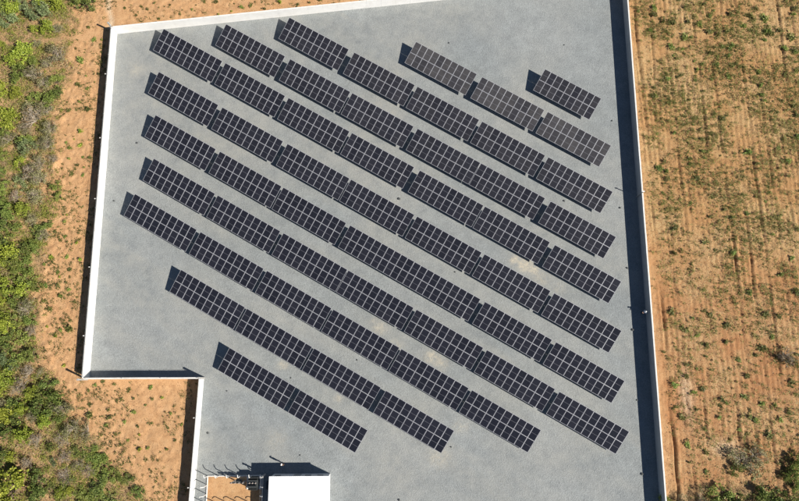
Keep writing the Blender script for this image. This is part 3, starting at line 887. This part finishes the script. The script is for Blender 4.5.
def shrub_meshes(kind, seed, nleaf=1500):
    """unit shrub: radius about 1, height about 1"""
    r = np.random.default_rng(seed)
    nc = int(r.integers(16, 27))
    ang = r.uniform(0, 2 * math.pi, nc); rad = np.sqrt(r.uniform(0, 1, nc)) * r.uniform(0.7, 1.12, nc)
    cz = 0.30 + (1 - rad ** 2) * r.uniform(0.15, 0.55, nc)
    ecc = r.uniform(0.75, 1.2)
    cc = np.stack([np.cos(ang) * rad * ecc, np.sin(ang) * rad / ecc, cz], 1)
    cr = r.uniform(0.10, 0.30, nc)
    if kind == 'S': nleaf = int(nleaf * 0.25)
    if kind == 'O': nleaf = int(nleaf * 0.6)
    w = cr ** 2; idx = r.choice(nc, nleaf, p=w / w.sum())
    d = unit(r.normal(size=(nleaf, 3)) + [0, 0, 0.35])
    p = cc[idx] + d * (cr[idx] * (0.45 + 0.6 * r.uniform(0, 1, nleaf) ** 0.6))[:, None] * np.array([1, 1, 0.8])
    # stray leaves
    k = nleaf // 5
    p[:k] += r.normal(size=(k, 3)) * 0.24
    p[:, 2] = np.maximum(p[:, 2], 0.03)
    D = unit(d * 0.7 + r.normal(size=(nleaf, 3)) * 0.6)
    N = unit(r.normal(size=(nleaf, 3)) * 0.75 + [0, 0, 1])
    sz = {'Y': 0.125, 'G': 0.11, 'D': 0.11, 'B': 0.10, 'O': 0.085, 'S': 0.09}[kind]
    Ls = sz * r.uniform(0.6, 1.5, nleaf); Ws = Ls * r.uniform(0.22, 0.36, nleaf)
    V, Fq = leaves(p - D * Ls[:, None] * 0.5, D, N, Ls, Ws)
    fol = arr_mesh('foliage', V, Fq, LEAF[kind])
    mb = MB()
    for c in cc[:12 if kind not in 'OS' else nc]:
        b = Vector((r.normal() * 0.05, r.normal() * 0.05, -0.08)); e = Vector(c)
        m_ = (b + e) / 2 + Vector((r.normal() * 0.06, r.normal() * 0.06, 0.05))
        mb.tube([b, m_, e], [0.035, 0.024, 0.010], 5)
        nt_ = {'S': 14, 'O': 8}.get(kind, 2)
        for q in range(nt_):
            dd = Vector(r.normal(size=3)).normalized(); dd.z = abs(dd.z) * 0.4
            st = m_.lerp(e, r.uniform(0.2, 1))
            mb.tube([st, st + dd * r.uniform(0.2, 0.5)], [0.009, 0.005], 3)
    stm = mb.mesh('stems', M['dead_wood'] if kind in 'OS' else M['bark'])
    return fol, stm
PROTO = {k: [shrub_meshes(k, 100 + 10 * i + j, 1700) for j in range(4)] for i, k in enumerate('YGDBOS')}
COLOUR = {'Y': 'yellow-green', 'G': 'mid-green', 'D': 'dark green', 'B': 'blue-green', 'O': 'olive twiggy', 'S': 'brown leafless'}
SHRUBS=[(-56.9,57.1,1.08,'B'),(-59.4,56.0,1.07,'G'),(-57.7,56.0,1.07,'Y'),(-58.3,54.3,1.22,'B'),(-53.6,55.5,1.38,'B'),(-51.2,56.7,0.92,'Y'),(-54.1,57.4,0.77,'Y'),(-46.9,57.2,1.39,'D'),(-48.5,57.6,0.77,'G'),(-52.2,53.0,0.92,'Y'),(-54.3,52.8,0.61,'Y'),(-50.7,52.8,0.76,'O'),(-55.4,48.9,1.51,'Y'),(-56.9,47.7,1.21,'Y'),(-50.2,48.2,1.36,'O'),(-53.7,50.4,0.61,'O'),(-58.9,50.0,0.61,'Y'),(-53.8,47.1,0.75,'G'),(-51.8,46.9,0.75,'O'),(-55.6,45.2,1.05,'G'),(-53.3,45.1,1.20,'O'),(-50.0,44.1,1.05,'G'),(-51.5,43.8,0.90,'O'),(-55.8,42.3,0.89,'Y'),(-58.4,43.9,0.60,'Y'),(-58.0,42.3,0.89,'Y'),(-52.9,41.5,0.89,'G'),(-49.5,42.2,0.75,'D'),(-50.6,41.0,0.89,'G'),(-51.2,39.7,1.04,'O'),(-56.8,38.1,1.48,'Y'),(-55.6,38.1,0.89,'Y'),(-52.5,38.1,1.48,'S'),(-53.7,39.9,0.89,'O'),(-50.1,36.5,1.18,'O'),(-53.8,36.5,0.88,'O'),(-56.7,35.9,0.73,'G'),(-53.7,34.6,0.88,'G'),(-53.0,33.4,1.02,'B'),(-51.6,34.0,0.73,'O'),(-50.0,34.2,1.17,'O'),(-53.9,31.3,0.73,'Y'),(-56.1,34.8,0.88,'O'),(-56.8,32.3,0.73,'G'),(-56.8,29.9,0.73,'G'),(-51.1,30.9,1.02,'O'),(-49.2,31.8,0.58,'S'),(-53.4,28.3,1.01,'B'),(-52.0,29.6,1.31,'S'),(-50.8,28.6,1.16,'O'),(-55.8,27.3,0.87,'G'),(-53.9,26.1,0.86,'S'),(-51.1,26.1,1.01,'O'),(-48.3,27.5,0.58,'G'),(-47.7,26.1,0.58,'G'),(-55.9,25.1,0.72,'G'),(-55.0,23.9,1.15,'G'),(-52.5,23.9,1.00,'Y'),(-55.1,22.4,1.00,'D'),(-53.7,21.2,0.85,'G'),(-51.2,22.5,0.72,'O'),(-50.0,20.7,1.00,'D'),(-48.8,21.8,0.57,'D'),(-55.0,19.3,1.13,'D'),(-53.5,18.0,1.13,'Y'),(-54.6,15.9,0.98,'Y'),(-52.2,18.1,0.99,'D'),(-53.2,16.5,0.99,'D'),(-50.4,18.5,0.85,'G'),(-51.3,16.1,0.85,'G'),(-52.6,15.1,0.84,'G'),(-49.3,20.2,0.85,'O'),(-53.7,12.9,1.12,'Y'),(-51.0,13.8,1.12,'G'),(-52.4,11.3,0.98,'G'),(-51.1,12.5,0.84,'Y'),(-49.6,12.9,0.70,'G'),(-54.1,10.8,0.70,'Y'),(-50.4,9.8,1.11,'O'),(-53.6,8.7,0.83,'Y'),(-49.8,8.2,0.83,'G'),(-52.3,8.1,0.83,'G'),(-53.0,7.3,0.97,'Y'),(-50.5,5.9,0.96,'G'),(-53.4,5.7,0.82,'D'),(-49.4,6.7,0.83,'S'),(-52.3,6.2,0.69,'D'),(-52.7,4.4,0.96,'D'),(-50.8,2.9,0.96,'G'),(-49.1,3.3,0.82,'D'),(-52.7,2.5,0.82,'B'),(-51.3,1.9,0.68,'B'),(-52.0,0.3,1.09,'Y'),(-49.1,1.1,0.82,'S'),(-50.0,-0.8,1.08,'S'),(-47.7,1.0,0.54,'O'),(-46.4,-0.4,0.95,'D'),(-48.4,-1.7,0.81,'Y'),(-52.6,-1.6,0.81,'Y'),(-47.3,-1.9,0.68,'D'),(-45.2,-2.5,1.08,'G'),(-47.2,-3.5,1.08,'D'),(-45.7,-4.3,0.81,'G'),(-44.0,-3.7,1.08,'O'),(-50.6,-3.2,0.81,'D'),(-49.4,-3.7,0.81,'Y'),(-52.1,-3.2,0.67,'O'),(-51.4,-4.6,1.07,'Y'),(-50.0,-5.2,0.80,'D'),(-48.0,-4.8,0.81,'O'),(-46.2,-5.4,0.81,'Y'),(-44.4,-5.1,0.67,'G'),(-49.2,-13.8,2.23,'Y'),(-50.1,-9.9,0.66,'Y'),(-48.7,-6.9,1.07,'Y'),(-51.2,-6.5,0.94,'D'),(-46.0,-13.0,1.19,'D'),(-43.3,-14.9,0.92,'Y'),(-42.1,-14.4,0.66,'Y'),(-40.2,-15.2,0.92,'G'),(-44.6,-10.7,0.53,'B'),(-42.8,-12.4,1.06,'S'),(-39.5,-9.8,1.07,'G'),(-38.3,-11.3,1.06,'G'),(-37.1,-12.6,0.93,'G'),(-41.7,-9.4,0.67,'D'),(-38.5,-13.6,1.06,'D'),(-37.4,-15.2,1.18,'D'),(-45.2,-8.7,0.53,'D'),(-42.4,-6.4,1.07,'O'),(-40.6,-6.8,0.80,'O'),(-47.0,-7.8,0.93,'S'),(-43.8,-7.8,1.07,'S'),(-43.2,-10.0,0.93,'S'),(-42.5,-13.3,0.79,'D'),(-46.1,-14.8,1.05,'D'),(-44.9,-14.0,0.79,'D'),(-51.5,-10.5,1.06,'D'),(-38.9,-10.3,0.93,'G'),(-35.5,-12.7,0.66,'G'),(-34.4,-12.8,0.66,'D'),(-33.2,-14.5,0.79,'D'),(-47.9,-10.7,0.79,'S'),(-39.8,-11.8,0.80,'S'),(-41.2,-11.0,0.80,'O')]
TUFTS=[(-46.2,53.4,0.46),(-45.3,51.3,0.46),(-46.9,47.8,0.76),(-47.9,49.8,0.30),(-44.1,51.3,0.31),(-45.1,39.7,0.60),(-45.4,43.2,0.45),(-47.1,43.8,0.45),(-46.4,41.0,0.45),(-47.9,39.7,0.45),(-45.8,36.5,0.59),(-44.0,45.8,0.38),(-44.5,44.3,0.30),(-45.9,45.3,0.30),(-45.6,34.2,0.59),(-47.2,33.7,0.44),(-45.1,32.3,0.37),(-44.1,32.1,0.37),(-45.9,31.0,0.44),(-47.1,32.0,0.37),(-46.5,29.7,0.44),(-44.8,29.5,0.36),(-48.2,28.4,0.51),(-44.8,30.7,0.29),(-47.8,34.5,0.29),(-46.6,35.1,0.29),(-46.7,22.4,0.43),(-48.0,20.9,0.43),(-47.0,19.7,0.43),(-44.8,19.2,0.43),(-48.0,17.1,0.57),(-45.9,17.2,0.35),(-43.9,16.8,0.50),(-44.6,20.7,0.29),(-45.3,15.3,0.42),(-46.5,20.2,0.36),(-46.9,15.0,0.42),(-48.9,16.1,0.42),(-48.7,23.3,0.36),(-46.5,23.4,0.29),(-49.4,23.7,0.43),(-46.6,13.0,0.56),(-45.6,13.5,0.42),(-45.1,12.5,0.42),(-48.3,13.0,0.56),(-46.1,11.6,0.49),(-48.3,10.8,0.63),(-47.5,9.6,0.63),(-44.4,7.1,0.69),(-45.6,6.8,0.48),(-47.5,7.4,0.42),(-46.4,6.0,0.55),(-45.2,7.7,0.35),(-46.6,14.2,0.35),(-45.2,14.3,0.28),(-40.4,-4.7,0.81),(-40.2,-0.7,0.41),(-41.0,-1.4,0.41),(-36.5,-2.6,0.41),(-39.2,-0.3,0.34),(-37.6,-0.6,0.34),(-40.8,-3.2,0.34),(-44.7,2.0,0.41),(-37.8,-5.0,0.54),(-34.7,-4.3,0.54),(-35.7,-5.6,0.47),(-33.9,-6.2,0.40),(-36.8,-7.2,0.40),(-33.5,-9.3,0.60),(-32.3,-9.0,0.40),(-29.8,-9.2,0.40),(-32.1,-5.9,0.34),(-29.6,-4.5,0.34),(-28.0,-5.9,0.34),(-32.6,-1.1,0.48),(-35.4,-1.4,0.41),(-34.8,-2.5,0.34),(-30.8,-2.5,0.41),(-32.2,-2.6,0.34),(-38.0,-4.0,0.41),(-38.2,-6.0,0.34),(-33.6,-7.3,0.34),(-33.1,-3.4,0.27),(-30.9,-10.6,0.27),(-28.8,-8.0,0.27),(-36.1,-8.6,0.33),(-31.9,-11.8,0.27),(-35.1,-8.0,0.27),(-29.9,-6.4,0.27),(-38.5,57.1,0.39),(-37.5,56.6,0.39),(-39.2,55.5,0.31),(-35.6,55.0,0.31),(-32.4,55.8,0.31),(-28.8,58.0,0.31),(-27.0,57.9,0.47),(-22.9,57.0,0.47),(-21.5,57.4,0.47),(-26.4,55.9,0.31),(-30.6,56.6,0.31),(-17.1,58.1,0.63),(-14.1,57.4,0.39),(-19.3,56.8,0.31),(-15.4,56.9,0.31),(-24.4,56.3,0.31),(-12.3,57.9,0.31),(-10.7,58.3,0.39),(-34.1,57.4,0.28),(-41.0,56.8,0.31),(-36.5,57.7,0.31)]
WEEDS=[(42.1,56.3,0.64),(44.9,54.9,0.80),(46.6,52.5,0.95),(44.3,50.7,0.95),(41.3,53.5,0.64),(50.5,53.4,0.80),(47.4,55.1,0.64),(47.2,57.7,0.64),(54.3,56.4,0.64),(56.2,54.4,0.64),(59.8,55.7,0.96),(59.6,53.4,0.80),(62.2,50.5,0.64),(53.5,53.4,0.64),(53.5,50.4,0.63),(53.6,47.5,0.63),(52.8,45.7,0.63),(58.5,57.6,0.64),(63.4,52.6,0.96),(64.9,57.3,0.81),(51.9,53.0,0.64),(49.2,54.6,0.64),(41.8,6.9,0.50),(43.5,8.3,0.43),(44.0,5.9,0.57),(42.2,1.9,0.71),(52.1,11.9,0.58),(54.1,8.7,0.72),(53.0,4.1,0.86),(54.6,5.7,0.72),(49.4,2.4,0.57),(50.2,0.2,0.57),(52.0,3.0,0.43),(56.6,-0.9,0.71),(46.0,8.8,0.58),(45.0,4.5,0.57),(58.9,11.9,0.88),(47.9,4.9,0.57),(42.7,-2.0,0.56),(43.8,-1.7,0.56),(46.0,-3.8,0.56),(47.0,-3.5,0.49),(45.8,-5.4,0.56),(43.7,-7.1,0.56),(50.0,-5.4,0.70),(50.9,-5.9,0.63),(52.5,-7.8,0.70),(43.4,-10.0,0.69),(43.2,-12.6,0.55),(49.6,-13.5,0.41),(42.7,-4.4,0.42),(53.8,-3.8,0.56),(55.5,-4.7,0.56),(54.3,-5.8,0.56),(52.0,-3.6,0.56),(50.8,-7.9,0.49),(48.5,-7.1,0.42),(47.0,-8.4,0.42)]
FSHRUBS=[(48.3,-11.2,1.52,'O'),(50.2,-10.5,1.24,'O'),(47.3,-12.1,0.83,'G'),(55.4,-11.2,1.11,'G'),(54.9,-12.8,0.83,'G'),(44.8,-16.2,1.50,'G'),(46.8,-16.6,1.09,'D'),(51.0,-16.1,1.50,'D'),(53.5,-16.4,1.23,'G'),(55.0,-14.3,0.82,'G'),(53.9,-12.9,0.69,'D'),(56.0,2.7,1.14,'S'),(56.7,2.1,0.71,'D'),(42.0,-16.0,0.82,'O'),(39.3,-16.4,0.95,'O'),(37.2,-16.0,0.68,'G')]

def zone_name(y):
    for lim, nm in ((50, 'in the top left corner'), (40, 'left of first wall lamp'), (30, 'left of second wall lamp'), (20.3, 'left of third wall lamp'), (10.5, 'left of fourth wall lamp'), (2, 'left of fifth wall lamp'), (-7.5, 'below left of the wall corner')):
        if y > lim: return nm
    return 'in the bottom left corner'
rv = random.Random(21)
def place_shrubs(lst, zone, group, hscale=0.8):
    items = {}
    for it in lst: items.setdefault((zone(it[0], it[1]), it[3]), []).append(it)
    for (zn, k), its in items.items():
        its.sort(key=lambda t: -t[1])
        for q, (x, y, r, _) in enumerate(its):
            size = 'large ' if r > 1.15 else 'small ' if r < 0.72 else ''
            lab = '%s%s shrub %s' % (size, COLOUR[k], zn)
            if len(its) > 1:
                lab += ', ' + ('topmost' if q == 0 else 'lowest' if q == len(its) - 1 else ORD[q] + ' from top') + ' of these'
            fol, stm = rv.choice(PROTO[k])
            z = float(ground_h(np.array([x]), np.array([y]))[0])
            s = r * rv.uniform(1.15, 1.35)
            hz = min(2.5, hscale * s * rv.uniform(0.9, 1.7) + 0.5) if s < 2 else 2.9
            if y < -7 and -45 < x < 0: hz *= 0.55
            root = tag(empty('shrub', (x, y, z), rv.uniform(0, 6.28), (s, s, hz)), lab, 'shrub', group)
            obj('foliage', fol, root); obj('stems', stm, root)
place_shrubs(SHRUBS, lambda x, y: zone_name(y), 'shrubs in the scrub left of the wall')
place_shrubs(FSHRUBS, lambda x, y: 'at bottom right of the field' if y < -5 else 'on right edge of the field', 'shrubs in the field right of the wall', 0.6)

def tuft_mesh(seed, mat, n=70, flat=0.5):
    r = np.random.default_rng(seed)
    m_ = int(r.integers(3, 7)); ca = r.uniform(0, 6.28, m_); cr = r.uniform(0.05, 0.42, m_)
    cc = np.stack([np.cos(ca) * cr, np.sin(ca) * cr], 1); k = r.integers(0, m_, n)
    a = r.uniform(0, 2 * math.pi, n)
    C = np.column_stack([cc[k] + r.normal(size=(n, 2)) * 0.15, r.uniform(0.0, 0.65, n) * (1.1 - cr[k])])
    D = unit(np.stack([np.cos(a), np.sin(a), r.uniform(0.0, 1.1, n)], 1))
    N = unit(r.normal(size=(n, 3)) * flat + [0, 0, 1])
    Ls = r.uniform(0.14, 0.48, n); Ws = Ls * r.uniform(0.14, 0.28, n)
    # a stem from the root to each clump keeps the plant in one piece
    C = np.concatenate([C, np.zeros((m_ * 3, 3))]); cd = np.repeat(np.column_stack([cc, np.full(m_, 0.15)]), 3, 0) + r.normal(size=(m_ * 3, 3)) * 0.05
    Ls = np.concatenate([Ls, np.linalg.norm(cd, axis=1) * 1.3]); Ws = np.concatenate([Ws, np.full(m_ * 3, 0.035)])
    D = np.concatenate([D, unit(cd)]); N = np.concatenate([N, unit(r.normal(size=(m_ * 3, 3)) * 0.2 + [0, 0, 1])])
    V, Fq = leaves(C, D, N, Ls, Ws)
    return arr_mesh('weed_tuft', V, Fq, mat)
TM = [tuft_mesh(400 + i, M['weed'] if i % 3 else LEAF['G'], 90 + 20 * (i % 4)) for i in range(10)]
TMY = [tuft_mesh(330 + i, LEAF['Y'], 90) for i in range(2)]
def place_tuft(x, y, r, label, group, meshes=TM, sq=(0.8, 1.25)):
    z = float(ground_h(np.array([x]), np.array([y]))[0])
    a = r * rv.uniform(*sq)
    return tag(obj('weed_tuft', rv.choice(meshes), None, (x, y, z - 0.02), (0, 0, rv.uniform(0, 6.28)), (a, r * rv.uniform(*sq), min(0.75, r * rv.uniform(0.75, 1.2)))), label, 'weed', group)
left_zone = {}
for t in TUFTS:
    x, y, r = t
    if y > 53 or (x > -41 and y > 0): k_ = 'above the top wall'
    elif y > 1: k_ = zone_name(y)
    else: k_ = 'below the short wall'
    left_zone.setdefault(k_, []).append(t)
for k_, its in left_zone.items():
    flat_ = 'wall' in k_ and 'lamp' not in k_
    its.sort(key=(lambda t: t[0]) if flat_ else (lambda t: -t[1]))
    for q, (x, y, r) in enumerate(its):
        place_tuft(x, y, r * 1.15, 'green weed tuft on bare soil %s, %s from %s' % (k_, ORD[q], 'left' if flat_ else 'top'), 'weed tufts on the bare soil by the walls', TM + TMY)
ROWEND = [43.9, 37.6, 30.4, 23.5, 16.8, 10.0, 3.6, -3.0]
band = {}
for t in WEEDS:
    band.setdefault(min(range(8), key=lambda i: abs(ROWEND[i] - t[1])) if t[1] < 48 else -1, []).append(t)
for k_, its in band.items():
    its.sort(key=lambda t: t[0])
    where = 'in top part of right field' if k_ < 0 else 'in field level with right end of %s panel row' % ORD[k_]
    if k_ == 7: where = 'in lower part of right field'
    for q, (x, y, r) in enumerate(its):
        place_tuft(x, y, r * 1.1, 'bushy weed %s, %s from wall' % (where, ORD[q]), 'larger weeds in the field on the right', TM)
# ordinary weeds in the field: thick at the top, thinner lower down, clumped
def field_density(x, y):
    base = np.interp(y, [-17, -5, 8, 18, 28, 60], [0.50, 0.45, 0.5, 0.8, 1.0, 1.0])
    d = base * np.clip(fbm(x * 0.28, y * 0.28, 77, 4) * 2.6 - 0.6, 0.10, 1)
    d = d * np.clip((x - 38.2) / 2.5, 0.1, 1)
    # weeds stand thickest along the old crop rows
    d = d * (0.45 + 0.55 * np.cos((x - 41.9) * 2 * math.pi / 2.29) ** 2)
    return d
cnt = 0; tries = 0
while cnt < 125 and tries < 20000:
    tries += 1
    x = rv.uniform(38.2, 67); y = rv.uniform(-17, 60)
    if rv.random() > float(field_density(np.array([x]), np.array([y]))[0]) or x > 55.5 + (y + 16.4) * 0.136: continue
    place_tuft(x, y, rv.choice([0.4, 0.45, 0.55, 0.65, 0.8]), 'small dark green weed among the furrows of the field on the right', 'small weeds in the field on the right', TM, (0.7, 1.3))
    cnt += 1

def scatter(n, fn, x0, x1, y0, y1, rng):
    out = []
    tot = 0
    while tot < n:
        x = rng.uniform(x0, x1, n * 2); y = rng.uniform(y0, y1, n * 2)
        k = rng.uniform(0, 1, n * 2) < fn(x, y)
        k &= ~inside(x, y) & (wall_dist(x, y) > 0.25)
        out.append(np.stack([x[k], y[k]], 1)); tot += int(k.sum())
        if len(out) > 60: break
    return np.concatenate(out)[:n]

def cover(name, label, cat, P, mat, rng, lmin, lmax, wr, up, hmax, tint=None, hz=None):
    n = len(P)
    z = ground_h(P[:, 0], P[:, 1])
    C = np.column_stack([P, z + (rng.uniform(0.0, 1, n) ** 2 * hmax if hz is None else hz)])
    a = rng.uniform(0, 2 * math.pi, n)
    D = unit(np.stack([np.cos(a), np.sin(a), rng.uniform(up[0], up[1], n)], 1))
    N = unit(rng.normal(size=(n, 3)) * 0.5 + [0, 0, 1])
    Ls = rng.uniform(lmin, lmax, n); Ws = Ls * rng.uniform(wr * 0.6, wr * 1.4, n)
    V, Fq = leaves(C, D, N, Ls, Ws)
    at = None if tint is None else {'tint': np.repeat(tint, 4)}
    tag(obj(name, arr_mesh(name, V, Fq, mat, False, at)), label, cat, None, 'stuff')

def clumps(P, per, smin, smax, hmax, rng, seed):
    """leaf points gathered in low mounds; returns points, heights and one colour value per mound"""
    n = len(P); k = np.repeat(np.arange(n), per)
    s = rng.uniform(smin, smax, n)
    t = np.clip(0.5 * rng.uniform(0, 1, n) + 0.5 * np.clip(fbm(P[:, 0] * 0.35, P[:, 1] * 0.35, seed, 3) * 2.2 - 0.6, 0, 1), 0, 1)
    off = rng.normal(size=(len(k), 2)); r2 = (off ** 2).sum(1)
    Q = P[k] + off * s[k][:, None]
    hz = np.exp(-r2 / 2) * rng.uniform(0.15, 1, len(k)) * hmax * (s[k] / smax)
    ok = ~inside(Q[:, 0], Q[:, 1]) & (wall_dist(Q[:, 0], Q[:, 1]) > 0.3)
    return Q[ok], hz[ok], t[k][ok]

def cl(P):
    k = ~inside(P[:, 0], P[:, 1]) & (wall_dist(P[:, 0], P[:, 1]) > 0.3)
    return P[k]
g1 = np.random.default_rng(41)
XL0, XL1 = -64, -28
dens = lambda x, y: scrub_mask(x, y) * np.clip(fbm(x * 0.45, y * 0.45, 91, 4) * 3.2 - 0.85, 0.25, 1)
Pq = scatter(5800, dens, XL0, XL1, -18, 60, g1)
Q, hz, tn = clumps(Pq, 34, 0.10, 0.36, 1.15, g1, 191)
cover('scrub_ground_cover', 'low green and straw undergrowth between the shrubs on the left', 'undergrowth', Q, M['scrub_cover'], g1, 0.08, 0.24, 0.18, (0.0, 0.9), 0, tn, hz)
Pq = scatter(26000, lambda x, y: scrub_mask(x, y) * np.clip(fbm(x * 0.4 + 7, y * 0.4, 93, 4) * 2.8 - 0.7, 0.1, 1), XL0, XL1, -18, 60, g1)
cover('dry_grass', 'pale dry grass and twigs lying among the shrubs on the left', 'grass', cl(Pq), M['stubble'], g1, 0.2, 0.6, 0.035, (0.0, 0.5), 0.15)
# bare margins
mar = lambda x, y: (1 - scrub_mask(x, y)) * np.clip(fbm(x * 0.5, y * 0.5, 97, 4) * 3 - 1.1, 0.02, 1) * np.clip(1.25 - (x - np.interp(y, EDGE_Y, EDGE_X)) / 12.0, 0.3, 1)
Pq = scatter(1500, mar, -52, 5, -18, 60, g1)
Q, hz, tn = clumps(Pq, 18, 0.05, 0.17, 0.5, g1, 193)
tn = tn * 0.85
cover('sparse_weeds', 'sparse small weeds dotted over the bare orange soil on the left', 'weeds', Q, M['field_green'], g1, 0.07, 0.2, 0.2, (0.1, 1.0), 0, tn, hz)
Pq = scatter(5000, mar, -52, 8, -18, 60, g1)
cover('straw_litter', 'bits of dry straw on the bare soil along the left and top walls', 'straw', cl(Pq), M['stubble'], g1, 0.08, 0.3, 0.06, (0.0, 0.2), 0.03)
# field
Pq = scatter(7600, field_density, 38, 67, -17, 60, g1)
Q, hz, tn = clumps(Pq, 22, 0.05, 0.20, 1.0, g1, 195)
tn = tn * 0.75
cover('field_weed_cover', 'countless tiny green weeds spread over the ploughed field on the right', 'weeds', Q, M['field_green'], g1, 0.07, 0.22, 0.2, (0.0, 0.9), 0, tn, hz)
Pq = scatter(32000, lambda x, y: np.clip(fbm(x * 0.5, y * 0.13, 99, 4) * 2.6 - 0.7, 0.08, 1) * np.interp(y, [-17, 5, 25, 60], [.55, .6, 1, 1]), 37.6, 67, -17, 60, g1)
cover('field_stubble', 'dry straw stubble littering the ploughed field on the right', 'stubble', Pq, M['stubble'], g1, 0.08, 0.34, 0.07, (0.0, 0.35), 0.05)

# soil clods, real lumps that catch the light
def clod_field(name, label, P, rng, smin, smax):
    n = len(P); z = ground_h(P[:, 0], P[:, 1])
    base = np.array([[1, 0, 0], [0, 1, 0], [-1, 0, 0], [0, -1, 0], [0, 0, 1]], float)
    s = rng.uniform(smin, smax, n) * rng.uniform(0.5, 1, n)
    a = rng.uniform(0, 6.28, n); ca, sa = np.cos(a), np.sin(a)
    B = base[None] * (s[:, None, None]) * rng.uniform(0.6, 1.3, (n, 5, 1)) * np.array([1, 0.8, 0.75])
    X = B[..., 0] * ca[:, None] - B[..., 1] * sa[:, None] + P[:, :1]; Y = B[..., 0] * sa[:, None] + B[..., 1] * ca[:, None] + P[:, 1:2]
    Z = B[..., 2] + z[:, None] - 0.01
    V = np.stack([X, Y, Z], -1).reshape(-1, 3)
    f = np.array([[0, 1, 4], [1, 2, 4], [2, 3, 4], [3, 0, 4]])
    Fq = (f[None] + (np.arange(n) * 5)[:, None, None]).reshape(-1, 3)
    tag(obj(name, arr_mesh(name, V, Fq, M['clod'])), label, 'soil clods', None, 'stuff')
Pq = scatter(16000, lambda x, y: np.clip(fbm(x * 0.6, y * 0.6, 111, 4) * 2.6 - 0.7, 0.05, 1), 37.7, 67, -17, 60, g1)
clod_field('field_clods', 'crumbly clods of orange soil across the ploughed field on the right', Pq, g1, 0.05, 0.14)
Pq = scatter(11000, lambda x, y: (1 - 0.6 * scrub_mask(x, y)) * np.clip(fbm(x * 0.6, y * 0.6, 113, 4) * 2.6 - 0.8, 0.03, 1), -54, 8, -18, 60, g1)
clod_field('margin_clods', 'crumbs of orange soil on the bare ground along the left walls', cl(Pq), g1, 0.04, 0.12)
